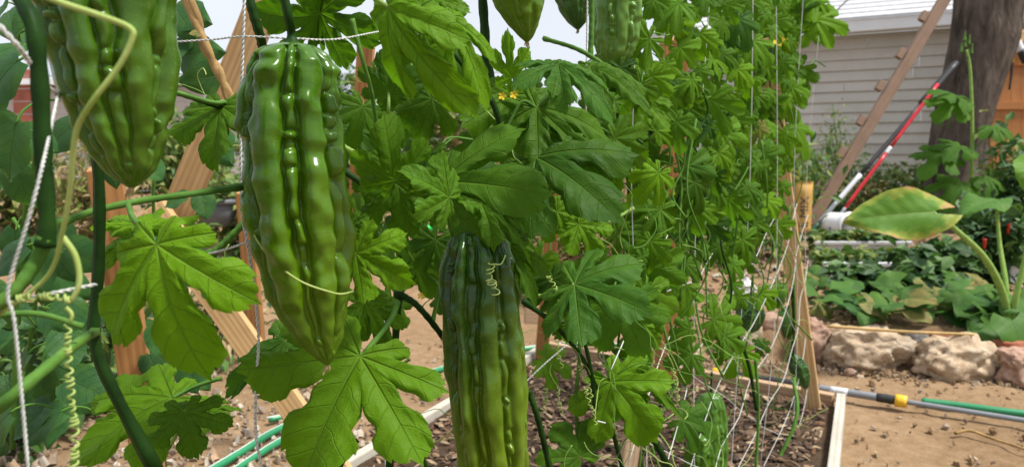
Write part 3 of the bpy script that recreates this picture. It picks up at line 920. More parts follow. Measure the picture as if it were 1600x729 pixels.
WG = weed_mat('weed_green', (.04, .11, .02), (.10, .20, .035)); WY = weed_mat('weed_yellow_green', (.14, .20, .03), (.26, .30, .07))
WD = weed_mat('weed_dry', (.30, .22, .10), (.50, .40, .22)); WK = weed_mat('weed_dark', (.018, .055, .015), (.045, .11, .025))
def shrub(name, label, cat, base, rx, ry, h, n, size, mats, seed, narrow=.5, stems=5, group=None):
    t = thing(name, label, cat, base, group)
    rr = random.Random(seed)
    tips = [(rr.uniform(-.7, .7) * rx, rr.uniform(-.7, .7) * ry, h * rr.uniform(.55, 1)) for _ in range(stems)]
    def fn(r_):
        tx_, ty_, tz_ = tips[r_.randrange(stems)]
        k = r_.random() ** .7
        sp = .30 + .5 * (1 - k)
        return Vector(base) + Vector((tx_ * k + r_.gauss(0, rx * .28), ty_ * k + r_.gauss(0, ry * .28), max(.01, tz_ * k + r_.gauss(0, h * .05)))), None
    o = small_leaf_mass('foliage', n, fn, size, mats, seed, t, narrow=narrow)
    o['kind'] = 'stuff'
    for (a_, b_, c_) in tips:
        tube('stem', [Vector(base), Vector(base) + Vector((a_ * .4, b_ * .4, c_ * .5)), Vector(base) + Vector((a_, b_, c_))], .008, .003, MAT['stem_mid'] if WD not in mats else MAT['stem_dry'], t, 8, 6)
    return t
def gpt(x, Y, z=None): 
    X = (x - 800) / FPX * Y
    return Vector((X, Y, hgt(X, Y) if z is None else z))
G1 = 'weedy shrubs beyond the garden bed'
sh_list = [
 ('yellowish weedy shrub at the far left edge behind the bean leaves', 20, 6.6, .5, .95, [WY, WG, WD], .5),
 ('dry straw-coloured bush behind the hanging left melon', 150, 6.2, .5, .9, [WD, WY], .3),
 ('loose yellow-green shrub between left and main melon', 290, 6.9, .45, 1.25, [WY, WG], .45),
 ('low green shrub by the grey pot', 400, 6.0, .5, .8, [WG, WY], .5),
 ('bushy yellow-green plant behind the main melon top', 560, 6.4, .6, 1.35, [WY, WG, WY], .45),
 ('tall pale weed behind the centre leaves', 680, 6.8, .6, 1.3, [WY, WD, WG], .4),
 ('dry bush behind the centre leaf cluster', 790, 5.6, .5, 1.0, [WD, WY], .3),
 ('straw-coloured brush left of the trellis net', 900, 5.2, .5, .95, [WD, WD, WY], .2),
 ('straw-coloured brush pile behind the tall orange post', 985, 5.0, .5, .85, [WD, WD], .18),
 ('dry weeds behind the middle of the net', 1085, 5.8, .6, .9, [WD, WY, WG], .3),
 ('green weeds behind the right part of the net', 1170, 6.2, .6, 1.0, [WG, WY], .45)]
sh_list += [('dark low shrub at the left edge behind the bean leaves', 20, 2.7, .3, .55, [WK, WG], .5),
 ('dark green shrub under the hanging left melon', 130, 3.1, .3, .5, [WK, WG, WY], .5),
 ('brownish dry weeds between the left post and the main melon', 300, 3.7, .4, .6, [WD, WG, WK], .35)]
for i, (lb, x, Y, rx, h, ms, nw) in enumerate(sh_list):
    shrub('weedy_shrub', lb, 'shrub', gpt(x, Y), rx, .4, h, 1500 if Y > 4 else 700, (.05, .13) if Y > 4 else (.05, .09), ms, 100 + i, nw, 9, G1)
G5 = 'distant trees and hedges on the skyline'
for i, (lb, x, h) in enumerate((('far hazy tree left of the main melon', 250, 1.0), ('far yellow-green tree behind the main melon top', 520, 2.0), ('far tree behind the shaded centre leaves', 680, 2.1), ('far low tree below the sky gap right of centre', 840, 1.5), ('far tree behind the near end of the net', 1000, 1.9), ('far tree behind the middle of the leafy trellis', 1140, 2.2))):
    shrub('distant_tree', lb, 'tree', gpt(x, 13.0), 1.4, .6, h, 2200, (.10, .26), [WG, WY, WG], 500 + i, .5, 12, G5)
# weeds before the siding
G2 = 'weeds along the house wall'
for i, (lb, x, Y, rx, h, ms, sz) in enumerate([
 ('tall feathery yellow weed before the siding', 1316, 8.6, .3, 1.35, [WY, WG], (.03, .07)),
 ('low green weeds at the siding, left end near the vine', 1262, 8.4, .5, .75, [WG, WY], (.04, .10)),
 ('green weeds between the leaning plank and the poles', 1375, 8.2, .45, .7, [WG, WG, WY], (.04, .10)),
 ('bright low weeds left of the tree trunk', 1430, 8.0, .4, .72, [WG, WY], (.04, .1)),
 ('grassy green clump at the right of the trunk foot', 1560, 7.6, .5, .5, [WG, WY], (.05, .14)),
 ('dense low weeds behind the red pole', 1330, 7.9, .6, .45, [WG, WY, WD], (.05, .1)),
 ('small dark weeds behind the soil bag', 1290, 7.6, .4, .4, [WK, WG], (.05, .1))]):
    shrub('weed_clump', lb, 'weeds', gpt(x, Y), rx, .3, h, 1100, sz, ms, 200 + i, .4, 10, G2)
# pepper-like plants near taro
G3 = 'vegetable plants on the terrace'
for i, (lb, x, Y, rx, h, ms, sz) in enumerate([
 ('dark pepper plant with red fruits behind the taro stalks', 1560, 5.0, .26, .66, [WK, WG], (.06, .12)),
 ('dark leafy plant at the right edge behind the taro', 1600, 5.6, .3, .95, [WK, WG], (.06, .13)),
 ('tomato-like plant before the orange shed', 1572, 6.6, .22, 1.15, [WG, WK, WY], (.06, .12)),
 ('mixed dark leaves under the large taro leaf', 1470, 4.7, .3, .38, [WK, WG], (.07, .14)),
 ('low dark leaves between planter and stones', 1380, 4.5, .35, .22, [WK, WG], (.08, .14))]):
    t = shrub('vegetable_plant', lb, 'plant', gpt(x, Y), rx, .2, h, 520, sz, ms, 300 + i, .55, 7, G3)
    if 'red' in lb:
        rm = plain('red_fruit', (.55, .03, .015), .3, .1)
        for k in range(4):
            c = gpt(x, Y) + Vector((R.uniform(-.2, .2), R.uniform(-.2, -.05), R.uniform(.15, .5)))
            tube('fruit', [c, c + Vector((.004, 0, -.03)), c + Vector((0, 0, -.07))], .014, .006, rm, t, 6, 8)
# sprouts in the troughs
def sprouts(tr, seed, label):
    t, c, d, n_, L, dep = tr
    def fn(r_):
        return c + d * r_.uniform(-L / 2, L / 2) + n_ * r_.uniform(.02, dep) + Vector((0, 0, r_.uniform(-.02, .07))), None
    o = small_leaf_mass('sprouts', 1300, fn, (.04, .085), [WG, WY, WG], seed, None, .5, .8)
    tag(o, label, 'sprouts', kind='stuff')
sprouts(tr2, 401, 'bright green seedlings filling the near white trough')
sprouts(tr1, 402, 'green seedlings growing in the far white trough')

# ------------------------------------------------------------------ leaf shapes
TS_HI = [(0, .005), (.05, 0), (.10, -.02), (.16, -.06), (.19, .035), (.28, .0), (.37, -.02), (.45, -.06), (.48, .035), (.57, .0), (.65, -.02), (.72, -.055), (.75, .03), (.84, 0), (.93, -.01), (1, 0)]
TS_LO = [(0, .01), (.08, -.01), (.16, -.06), (.19, .035), (.33, 0), (.45, -.06), (.48, .035), (.62, 0), (.72, -.055), (.75, .03), (.9, 0), (1, 0)]
def build_leaf(name, mat, seed, lobes, m=5, nr=8, deep=.5, teeth=.07, droop=.25, quilt=.012, fold=.10, ruffle=.04, petiole=0.0, holes=0):
    """lobes: list of (angle deg, length, lower bound deg, upper bound deg, edge radius lo, edge radius hi)"""
    rr = random.Random(seed)
    idx, V, F, UV, MI = {}, [], [], [], []
    ph = rr.uniform(0, 6); ph2 = rr.uniform(0, 6)
    tipd = {}
    bend_x = rr.uniform(-.12, .12)
    TS = TS_HI if m > 7 else TS_LO
    def vert(x, y, z):
        k = (round(x, 4), round(y, 4))
        if k not in idx:
            idx[k] = len(V); V.append((x, y, z))
        return idx[k]
    for li, (ang, L, lo, hi, slo, shi) in enumerate(lobes):
        a = math.radians(ang)
        ld = rr.uniform(-.38, .16) if li else rr.uniform(-.25, .08)
        tph = rr.uniform(.8, 1.2)
        grid = []
        for ti in range(-len(TS) + 1, len(TS)):
            at_, off = TS[abs(ti)]
            t = math.copysign(at_, ti) if ti else 0.0
            bnd = hi if t > 0 else lo
            se = shi if t > 0 else slo
            prof = (1 - at_ ** 2.5) ** .9 - .13 * min(1, at_ / .16) ** .8 * (1 - at_)
            Rr = se + (L - se) * max(0, prof + off * teeth * 11 * rr.uniform(.7, 1.3))
            Rr *= 1 + rr.uniform(-.015, .015) * (at_ < .97)
            col = []
            for k in range(nr + 1):
                rho = (k / nr) ** .92
                r_ = Rr * rho
                ph_ = a + math.radians(bnd - ang) * at_
                over = max(0.0, r_ - se)
                if ti:
                    hole = .20 * math.exp(-((r_ - se - .07) / .07) ** 2) * at_ ** 4
                    ph_ += math.copysign(1, t) * (deep * .22 * at_ * at_ * over - hole)
                x, y = r_ * math.sin(ph_), r_ * math.cos(ph_)
                u, v = r_ * math.cos(ph_ - a), r_ * math.sin(ph_ - a)
                q = u - .85 * abs(v)
                z = -droop * r_ * r_ * (.7 + .5 * math.cos(ph_)) + fold * abs(v) * (1 - .6 * r_)
                z += quilt * abs(math.sin(math.pi * q / .17)) * min(1, abs(v) / .09) * min(1, r_ / .2)
                z += ruffle * r_ ** 2.2 * math.sin(ph_ * 5 + ph) + ruffle * .7 * r_ ** 3 * math.sin(ph_ * 11 + ph2)
                z += ld * max(0, u) ** 2 * (1 - min(1, abs(v) / max(.05, .6 * L)))
                z += bend_x * x * abs(x) - .07 * rho ** 5 * (.3 + at_)
                col.append((x, y, z, u, v))
            grid.append(col)
        for i in range(2 * (len(TS) - 1)):
            for k in range(nr):
                q4 = [grid[i][k], grid[i + 1][k], grid[i + 1][k + 1], grid[i][k + 1]]
                ids = [vert(*q[:3]) for q in q4]
                pairs = []
                for i_, q in zip(ids, q4):
                    if i_ not in [p_[0] for p_ in pairs]: pairs.append((i_, q))
                if len(pairs) < 3: continue
                F.append(tuple(p_[0] for p_ in pairs)); MI.append(0)
                for _, q in pairs: UV.append((q[3], q[4]))
    mats = [mat]
    if petiole > 0:
        k = len(V)
        path = catmull([(0, .0, .0), (rr.uniform(-.1, .1), -.25 * petiole, -.22 * petiole), (rr.uniform(-.2, .2), -.6 * petiole, -.75 * petiole), (rr.uniform(-.2, .2), -.8 * petiole, -1.2 * petiole)], 9)
        v_, f_ = tube_geo(path, [.016 + .006 * i / 9 for i in range(len(path))], 5, 0, k)
        V += [tuple(q) for q in v_]; F += f_; MI += [1] * len(f_)
        for f in f_:
            for _ in f: UV.append((.5, .3))
        mats.append(MAT['stem_mid'])
    me = bpy.data.meshes.new(name)
    me.from_pydata(V, [], F)
    uvl = me.uv_layers.new(name='UVMap')
    uvl.data.foreach_set('uv', np.asarray(UV, dtype=np.float32).ravel())
    for m_ in mats: me.materials.append(m_)
    me.polygons.foreach_set('use_smooth', [True] * len(me.polygons))
    me.polygons.foreach_set('material_index', MI)
    me.update()
    return me
def palmate(seed, depth=.5, back=1.0):
    r = random.Random(seed)
    j = lambda s=.08: r.uniform(1 - s, 1 + s)
    A1, A2, A3 = 49 * j(.06), 97 * j(.05), 142 * j(.04)
    B0, B1, B2 = 24 * j(.1), 73 * j(.05), 120 * j(.04)
    L1, L2, L3 = .86, .62 * back, .42 * back
    s0, s1, s2 = .56 * (1 - depth) + .13, .50 * (1 - depth) + .11, .32 * (1 - depth) + .10
    out = []
    out.append((0, 1.0, -B0, B0, s0 * j(.12), s0 * j(.12)))
    sl, sr = out[0][4], out[0][5]
    s1r, s1l, s2r, s2l = s1 * j(.12), s1 * j(.12), s2 * j(), s2 * j()
    out.append((A1, L1 * j(), B0, B1, sr, s1r)); out.append((-A1, L1 * j(), -B0, -B1, sl, s1l))
    out.append((A2, L2 * j(), B1, B2, s1r, s2r)); out.append((-A2, L2 * j(), -B1, -B2, s1l, s2l))
    out.append((A3, L3 * j(), B2, 164, s2r, .16)); out.append((-A3, L3 * j(), -B2, -164, s2l, .16))
    return fix_lo(out)
def fix_lo(out):
    # builder wants lo for t<0 and hi for t>0 with sign; order bounds so lo<ang<hi
    res = []
    for (a, L, b1, b2, s1, s2) in out:
        if b1 <= b2: res.append((a, L, b1, b2, s1, s2))
        else: res.append((a, L, b2, b1, s2, s1))
    return res
HERO = [build_leaf('melon_leaf_hero_%d' % i, MAT['leaf'], 10 + i, palmate(20 + i, d), 9, 15, 1.0, .065, dr, .036, .16, .12) for i, (d, dr) in enumerate([(.45, .22), (.55, .3), (.35, .18), (.62, .25), (.40, .40), (.5, .15)])]
MIDL = [build_leaf('melon_leaf_mid_%d' % i, MAT['leaf'], 40 + i, palmate(60 + i, d), 6, 8, .85, .075, dr, .022, .18, .11, 1.0) for i, (d, dr) in enumerate([(.35, .25), (.5, .35), (.28, .3), (.55, .2), (.4, .45), (.45, .3), (.3, .55), (.6, .3)])]
HERO.append(build_leaf('melon_leaf_hero_6', MAT['leaf'], 77, palmate(88, .66, .55), 9, 15, 1.0, .065, .22, .026, .16, .10))
HERO.append(build_leaf('melon_leaf_hero_7', MAT['leaf'], 78, palmate(90, .5, .6), 9, 15, 1.0, .065, .35, .026, .20, .12))
# heart-shaped / ovate leaf
def ovate(seed, w=.62, base=.22):
    # one 'lobe' all round: handled as a single wide sector
    return None
def build_simple(name, mat, seed, outline, nr=7, droop=.25, fold=.15, ruffle=.04, m=14, quilt=.008, petiole=0.0):
    """leaf along +y from its base at origin; outline(k)-> half width at k in 0..1; negative start for heart lobes"""
    rr = random.Random(seed)
    V, F, UV, MI, EG, leg = [], [], [], [], [], []
    ph = rr.uniform(0, 6)
    for i in range(m + 1):
        k = i / m
        for jx in range(-nr, nr + 1):
            s = jx / nr
            w, back = outline(k)
            x = s * w
            y = k + back * abs(s) ** 1.5
            v = abs(x)
            z = -droop * k * k - .25 * droop * s * s + fold * v + ruffle * abs(s) ** 2 * math.sin(k * 9 + ph + (2 if s > 0 else 0))
            z += quilt * abs(math.sin(math.pi * (y - .5 * v) / .17)) * min(1, v / .1)
            V.append((x, y, z)); UV.append((y, x)); EG.append((max(abs(s), k ** 3, 1 - 4 * k if abs(s) > .5 else 0), k))
    n = 2 * nr + 1
    luv = []
    for i in range(m):
        for jx in range(n - 1):
            f = (i * n + jx, i * n + jx + 1, (i + 1) * n + jx + 1, (i + 1) * n + jx)
            F.append(f); MI.append(0)
            for q in f: luv.append(UV[q]); leg.append(EG[q])
    mats = [mat]
    if petiole:
        k = len(V)
        path = catmull([(0, .02, .0), (.03, -.3 * petiole, -.15 * petiole), (.05, -.6 * petiole, -.6 * petiole), (0, -.7 * petiole, -1.2 * petiole)], 9)
        v_, f_ = tube_geo(path, .022, 5, 0, k)
        V += [tuple(q) for q in v_]; F += f_; MI += [1] * len(f_)
        for f in f_:
            for _ in f: luv.append((.5, .3)); leg.append((0, 0))
        mats.append(MAT['stem_mid'])
    me = bpy.data.meshes.new(name)
    me.from_pydata(V, [], F)
    me.uv_layers.new(name='UVMap').data.foreach_set('uv', np.asarray(luv, dtype=np.float32).ravel())
    me.uv_layers.new(name='Edge').data.foreach_set('uv', np.asarray(leg, dtype=np.float32).ravel())
    for m_ in mats: me.materials.append(m_)
    me.polygons.foreach_set('use_smooth', [True] * len(me.polygons)); me.polygons.foreach_set('material_index', MI)
    me.update(); me.validate()
    return me
def o_bean(k): return (.40 * (math.sin(math.pi * min(1, k * .93 + .07) ** .75)) ** .8 + .001, -.10 * (1 - k) * (1 if k < .3 else .4))
def o_taro(k): return (float(np.interp(k, [0, .05, .12, .25, .4, .6, .8, .93, 1], [.10, .21, .32, .44, .49, .45, .29, .12, .001])), -.34 * (1 - k) ** 1.6)
def o_heart(k): return (.50 * (math.sin(math.pi * min(1, k * .88 + .12) ** .8)) ** .75 + .001, -.30 * (1 - k) ** 2)
BEAN = [build_simple('bean_leaf_%d' % i, MAT['bean'], i, o_bean, 5, d, .16, .05, 10, .01, p) for i, (d, p) in enumerate([(.2, .6), (.35, .5), (.1, .7)])]
GLEAF = [build_simple('ground_leaf_%d' % i, MAT['ground_leaf'], i, o_heart, 6, d, .2, .07, 12, .015, p) for i, (d, p) in enumerate([(.2, .5), (.4, .5), (.1, .6), (.55, .4)])]
TARO = build_simple('taro_leaf', MAT['taro'], 3, o_taro, 12, .24, .14, .09, 30, .02)

def put_leaf(me, P0, P1, normal, w=1.0, tone=.5, blue=0.0, dry=0.0, parent=None, name='leaf', zs=1.0):
    P0, P1 = Vector(P0), Vector(P1)
    y = P1 - P0; L = y.length; y = y.normalized()
    n = Vector(normal); n = (n - y * n.dot(y))
    if n.length < 1e-4: n = y.orthogonal()
    n.normalize()
    x = y.cross(n)
    Mx = Matrix(((x.x * L * w, y.x * L, n.x * L * zs, P0.x), (x.y * L * w, y.y * L, n.y * L * zs, P0.y), (x.z * L * w, y.z * L, n.z * L * zs, P0.z), (0, 0, 0, 1)))
    o = bpy.data.objects.new(name, me)
    COL.objects.link(o)
    if parent is not None:
        o.parent = parent
        o.matrix_parent_inverse = Matrix.Translation(parent.location).inverted()
    o.matrix_basis = Mx
    o.color = (tone, blue, dry, 1)
    return o

# ------------------------------------------------------------------ taro, okra, ground leaves on the terrace
tb = at(1575, 540, 3.75)
taro = thing('taro_plant', 'large taro plant with a yellow-edged leaf on thick stalks at right', 'taro', tb)
# big yellowing leaf: own material with dry margin
def taro_big_mat():
    m = MAT['taro'].copy(); m.name = 'leaf_taro_yellowing'
    nt = m.node_tree; p = nt.nodes['Principled BSDF']
    src = p.inputs['Base Color'].links[0].from_socket
    uv = N(nt, 'ShaderNodeUVMap'); uv.uv_map = 'UVMap'
    su = N(nt, 'ShaderNodeSeparateXYZ'); nt.links.new(uv.outputs[0], su.inputs[0])
    n = NOISE(nt, 5, 5, .6, uv.outputs[0])
    ue = N(nt, 'ShaderNodeUVMap'); ue.uv_map = 'Edge'
    se = N(nt, 'ShaderNodeSeparateXYZ'); nt.links.new(ue.outputs[0], se.inputs[0])
    e = M(nt, 'ADD', se.outputs[0], M(nt, 'MULTIPLY', M(nt, 'SUBTRACT', n.outputs[0], .5), 1.2))
    yel = M(nt, 'MULTIPLY', M(nt, 'SUBTRACT', e, .62, clamp=True), 2.6, clamp=True)
    brn = M(nt, 'MULTIPLY', M(nt, 'SUBTRACT', e, .95, clamp=True), 12.0, clamp=True)
    c = MIX(nt, yel, src, (.34, .36, .07)); c = MIX(nt, brn, c, (.46, .27, .12))
    nt.links.new(c, p.inputs['Base Color'])
    return m
TBIG = TARO.copy(); TBIG.name = 'taro_leaf_yellowing'; TBIG.materials.clear(); TBIG.materials.append(taro_big_mat())
o = put_leaf(TBIG, at(1458, 331, 3.45), at(1336, 336, 3.40), (0.0, -.92, .38), .66, .55, parent=taro, zs=.8); o['label'] = 'large leaf with yellow and brown margin'
put_leaf(TARO, at(1556, 312, 3.95), at(1506, 318, 3.85), (0, -.3, .95), .8, .35, .3, parent=taro)
put_leaf(TARO, at(1622, 250, 3.7), at(1630, 300, 3.6), (-.2, -.9, .3), 1.3, .8, 0, parent=taro)
tube('stalk', [tb, at(1570, 470, 3.7), at(1540, 405, 3.6), at(1490, 356, 3.48), at(1458, 332, 3.45)], .022, .009, MAT['stem_pale'], taro, 30, 10)
tube('stalk', [tb, at(1572, 450, 3.8), at(1562, 380, 3.9), at(1556, 313, 3.95)], .017, .007, MAT['stem_pale'], taro, 24, 10)
tube('stalk', [tb, at(1586, 470, 3.7), at(1606, 380, 3.7), at(1621, 252, 3.7)], .018, .009, MAT['stem_pale'], taro, 24, 10)
for (x0, y0, x1, y1, Y, tn) in ((1545, 470, 1500, 478, 4.0, .3), (1575, 515, 1535, 540, 3.65, .4), (1580, 500, 1605, 545, 3.6, .5), (1560, 505, 1510, 488, 3.9, .25), (1590, 500, 1640, 500, 3.7, .5)):
    put_leaf(GLEAF[1], at(x0, y0, Y), at(x1, y1, Y - .12), (0, -.5, .9), 1.25, tn, .4, parent=taro)

ok = thing('okra_plant', 'tall thin okra stalk in front of the tree trunk', 'okra', gpt(1515, 5.6))
pts = [gpt(1515, 5.6), at(1517, 300, 5.6), at(1519, 200, 5.6), at(1516, 110, 5.6), at(1510, 78, 5.6)]
tube('stalk', pts, .016, .008, MAT['stem_pale'], ok, 30, 8)
for i, (x, y) in enumerate(((1508, 74), (1514, 70), (1502, 82), (1518, 84), (1512, 92), (1507, 64))):
    b0 = at(x, y, 5.6); tube('bud', [b0, b0 + Vector((0, 0, .03)), b0 + Vector((.004, 0, .07))], .012, .002, MAT['stem_mid'], ok, 6, 8)
for i, (x0, y0, x1, y1, tn) in enumerate(((1486, 158, 1470, 174, .5), (1496, 150, 1482, 144, .4), (1472, 240, 1450, 256, .3), (1500, 228, 1482, 238, .3), (1540, 278, 1558, 292, .35), (1552, 198, 1568, 210, .4), (1500, 285, 1482, 305, .3))):
    put_leaf(MIDL[i % 8], at(x0, y0, 5.55), at(x1, y1, 5.4), (0, -.6, .8), 1.1, tn, .5, parent=ok)
    tube('petiole', [at(1518, y0 + 12, 5.6), at((1518 + x0) / 2, y0 + 2, 5.58), at(x0, y0, 5.55)], .006, .005, MAT['stem_mid'], ok, 8, 6)

# sweet-potato-like vines on the terrace, several plants with broad leaves
rr = random.Random(91)
G4 = 'broad-leaved ground vines along the stone edging'
names = ['ground vine with broad leaves behind the pinkish upright rock', 'ground vine with broad leaves above the big angular rock', 'ground vine with yellowing leaves above the grey stone', 'ground vine with dark leaves above the pebbled rock', 'ground vine under the taro stalks', 'ground vine in front of the near trough, left part', 'ground vine in front of the near trough, right part', 'withered ground vine left of the taro stalks']
for i, (x, Y, sp, tn, n_) in enumerate(((1290, 4.1, 60, .25, 13), (1360, 4.05, 60, .3, 14), (1440, 3.95, 60, .45, 13), (1500, 3.9, 60, .25, 13), (1580, 3.85, 60, .3, 16), (1330, 4.6, 70, .35, 9), (1450, 4.5, 70, .3, 9), (1500, 4.3, 50, .5, 12))):
    t = thing('ground_vine', names[i], 'vine', gpt(x, Y), G4)
    for k in range(n_):
        X = x + rr.uniform(-sp, sp); YY = Y + rr.uniform(-.2, .25)
        b0 = gpt(X, YY); b0.z += rr.uniform(.05, .16)
        s_ = rr.uniform(.08, .15)
        dv = Vector((rr.uniform(-1, 1), rr.uniform(-1, .3), rr.uniform(-.3, .15))).normalized() * s_
        put_leaf(GLEAF[rr.randrange(4)], b0, b0 + dv, (rr.uniform(-.4, .4), -.55 + rr.uniform(-.3, .3), .8), rr.uniform(.9, 1.2), max(0, tn + rr.uniform(-.25, .3)), rr.uniform(0, .7), (1 if (i in (2, 7) and rr.random() < .5) or rr.random() < .08 else 0), t)
    tube('runner', [gpt(x - sp, Y) + Vector((0, 0, .03)), gpt(x - sp * .3, Y - .1) + Vector((0, 0, .07)), gpt(x + sp * .3, Y + .05) + Vector((0, 0, .05)), gpt(x + sp, Y - .1) + Vector((0, 0, .03))], .006, .004, MAT['stem_mid'], t, 20, 6)

# ------------------------------------------------------------------ melons
def sm_noise(rng, n, freq):
    k = max(4, int(freq))
    c = rng.uniform(-1, 1, k + 3)
    x = np.linspace(0, k, n); i = np.floor(x).astype(int); f = x - i; f = f * f * (3 - 2 * f)
    return c[i] * (1 - f) + c[i + 1] * f
def melon(label, secs, Y, mat, seed, ridges=8, lump=9, amp=.16, nth=260, nz=300, wart=.35, stalk=None, tip=True, depth_scale=1.0, stalk_r=.004):
    rng = np.random.default_rng(seed)
    secs = sorted(secs)
    yy = np.array([s[0] for s in secs], float)
    xc = np.array([(s[1] + s[2]) / 2 for s in secs]); rw = np.array([(s[2] - s[1]) / 2 for s in secs])
    # arc-length like sampling, dense at the ends
    u = .5 - .5 * np.cos(np.linspace(0, math.pi, nz)); u = .55 * u + .45 * np.linspace(0, 1, nz)
    ysam = yy[0] + (yy[-1] - yy[0]) * u
    r = np.interp(ysam, yy, rw); c = np.interp(ysam, yy, xc)
    ker = np.hanning(25); ker /= ker.sum()
    cpad = np.pad(c, 12, mode='edge'); c = np.convolve(cpad, ker, 'valid')
    rs = np.convolve(np.pad(r, 5, mode='edge'), np.hanning(11) / np.hanning(11).sum(), 'valid')
    r = np.where((u > .03) & (u < .985), rs, np.minimum(r, rs))
    zf = np.linspace(0, 1, nz)
    # strips
    widths, kinds = [], []
    for i in range(ridges):
        widths.append(rng.uniform(.8, 1.25)); kinds.append(0)
        widths.append(rng.uniform(.45, .8)); kinds.append(1)
    widths = np.array(widths); bnd = np.concatenate([[0], np.cumsum(widths)]) / widths.sum() * 2 * math.pi
    ns = len(widths)
    tz = u
    B = np.zeros((ns + 1, nz))
    for j in range(ns):
        B[j] = bnd[j] + .05 * sm_noise(rng, nz, 5) + .06 * sm_noise(rng, nz, 17) + .028 * sm_noise(rng, nz, 36)
    B[ns] = B[0] + 2 * math.pi
    th = np.linspace(0, 2 * math.pi, nth, endpoint=False)
    H = np.zeros((nz, nth))
    cells = []
    for j in range(ns):
        if kinds[j] == 1:
            e = [0]
            while e[-1] < 1: e.append(e[-1] + rng.uniform(.5, 1.5) / lump * (rng.choice([.28, .4, .6, 1.0, 1.6])))
            cells.append((np.array(e), rng.uniform(.35, 1.15, len(e) + 1), rng.uniform(-.42, .42, len(e) + 1), rng.uniform(.62, 1.0, len(e) + 1)))
        else: cells.append(None)
    for i in range(nz):
        tt = np.mod(th - B[0, i], 2 * math.pi) + B[0, i]
        j = np.clip(np.searchsorted(B[:, i], tt, side='right') - 1, 0, ns - 1)
        for q in range(ns):
            mk = j == q
            if not mk.any(): continue
            x = 2 * (tt[mk] - B[q, i]) / max(1e-3, (B[q + 1, i] - B[q, i])) - 1
            if kinds[q] == 0:
                H[i, mk] = (1 - np.abs(x) ** 2.8) ** .55
            else:
                e, a, cs, cw = cells[q]
                k = np.searchsorted(e, tz[i], side='right') - 1
                k = min(max(k, 0), len(e) - 2)
                yv = 2 * (tz[i] - e[k]) / (e[k + 1] - e[k]) - 1
                endf = (1 - abs(yv) ** 3.0) ** .5
                xs_ = np.clip(np.abs((x - cs[k] * (1 - cw[k] * .5)) / cw[k] - .35 * yv * cs[k]), 0, 1)
                H[i, mk] = (1 - xs_ ** 2) ** .55 * (.12 + .88 * endf) * a[k] * .95
    for j in range(ns):          # swell of each ridge along its length
        if kinds[j] == 0:
            w = 1 + .15 * sm_noise(rng, nz, 9) + .17 * sm_noise(rng, nz, 26)
            cc = (B[j] + B[j + 1]) / 2; hw = (B[j + 1] - B[j]) / 2
            d = np.abs(np.mod(th[None, :] - cc[:, None] + math.pi, 2 * math.pi) - math.pi)
            H = np.where(d < hw[:, None], H * w[:, None], H)
    # uneven fine swelling of the skin
    g0 = rng.uniform(-1, 1, (30, 26)); g0[:, -1] = g0[:, 0]
    yi = np.linspace(0, 28.99, nz); xi = np.linspace(0, 24.99, nth)
    y0, x0 = yi.astype(int), xi.astype(int); fy, fx = (yi - y0)[:, None], (xi - x0)[None, :]
    fy, fx = fy * fy * (3 - 2 * fy), fx * fx * (3 - 2 * fx)
    gn = (g0[y0][:, x0] * (1 - fy) * (1 - fx) + g0[y0 + 1][:, x0] * fy * (1 - fx) + g0[y0][:, x0 + 1] * (1 - fy) * fx + g0[y0 + 1][:, x0 + 1] * fy * fx)
    H = H + .20 * gn
    for _ in range(1):
        H = (H * 2 + np.roll(H, 1, 1) + np.roll(H, -1, 1)) / 4
        H[1:-1] = (H[1:-1] * 2 + H[2:] + H[:-2]) / 4
    endamp = np.clip(np.minimum(u / .06, (1 - u) / .16), 0, 1) ** .6
    A = amp * (.35 + .65 * endamp)
    A = np.where(u < .02, amp * .2, A)
    V = np.zeros((nz, nth, 3))
    sc = px2m(Y)
    for i in range(nz):
        p = at(c[i], ysam[i], Y)
        rad = r[i] * sc * (1 - A[i] + A[i] * H[i] * 1.02)
        V[i, :, 0] = p.x + rad * np.cos(th); V[i, :, 1] = p.y + rad * np.sin(th) * depth_scale; V[i, :, 2] = p.z
    tip_p = at(c[-1], ysam[-1], Y)
    top_p = at(c[0], ysam[0], Y)
    faces = []
    for i in range(nz - 1):
        for k in range(nth):
            k2 = (k + 1) % nth
            faces.append((i * nth + k, (i + 1) * nth + k, (i + 1) * nth + k2, i * nth + k2))
    t = thing('bitter_melon', label, 'bitter melon', tip_p, 'bitter melons hanging on the trellis')
    mesh_obj('fruit_body', V.reshape(-1, 3), faces, MAT[mat], t)
    if stalk:
        path = [at(x, y, Yq) for (x, y, Yq) in stalk]
        pc_ = catmull(path + [top_p - Vector((0, 0, .004))], 24); n = len(pc_)
        rad = [stalk_r * (1 + 1.6 * max(0, (i / (n - 1) - .7) / .3) ** 2) for i in range(n)]
        v_, f_ = tube_geo(pc_, rad, 10, .14)
        mesh_obj('stalk', v_, f_, MAT['stem_dark'], t)
    if tip:
        v_, f_ = [], []
        rr_ = random.Random(seed)
        for k in range(6):
            e = tip_p + Vector((rr_.uniform(-.005, .005), rr_.uniform(-.005, .005), -rr_.uniform(.003, .009)))
            a, b = tube_geo(catmull([tip_p + Vector((0, 0, .002)), (tip_p + e) / 2 + Vector((rr_.uniform(-.002, .002), 0, 0)), e], 6), [.0016, .0013, .0012, .001, .0008, .0006, .0004][:7], 5, 0, len(v_))
            v_ += a; f_ += b
        mesh_obj('dried_blossom', v_, f_, MAT['dry_tip'], t)
    return t
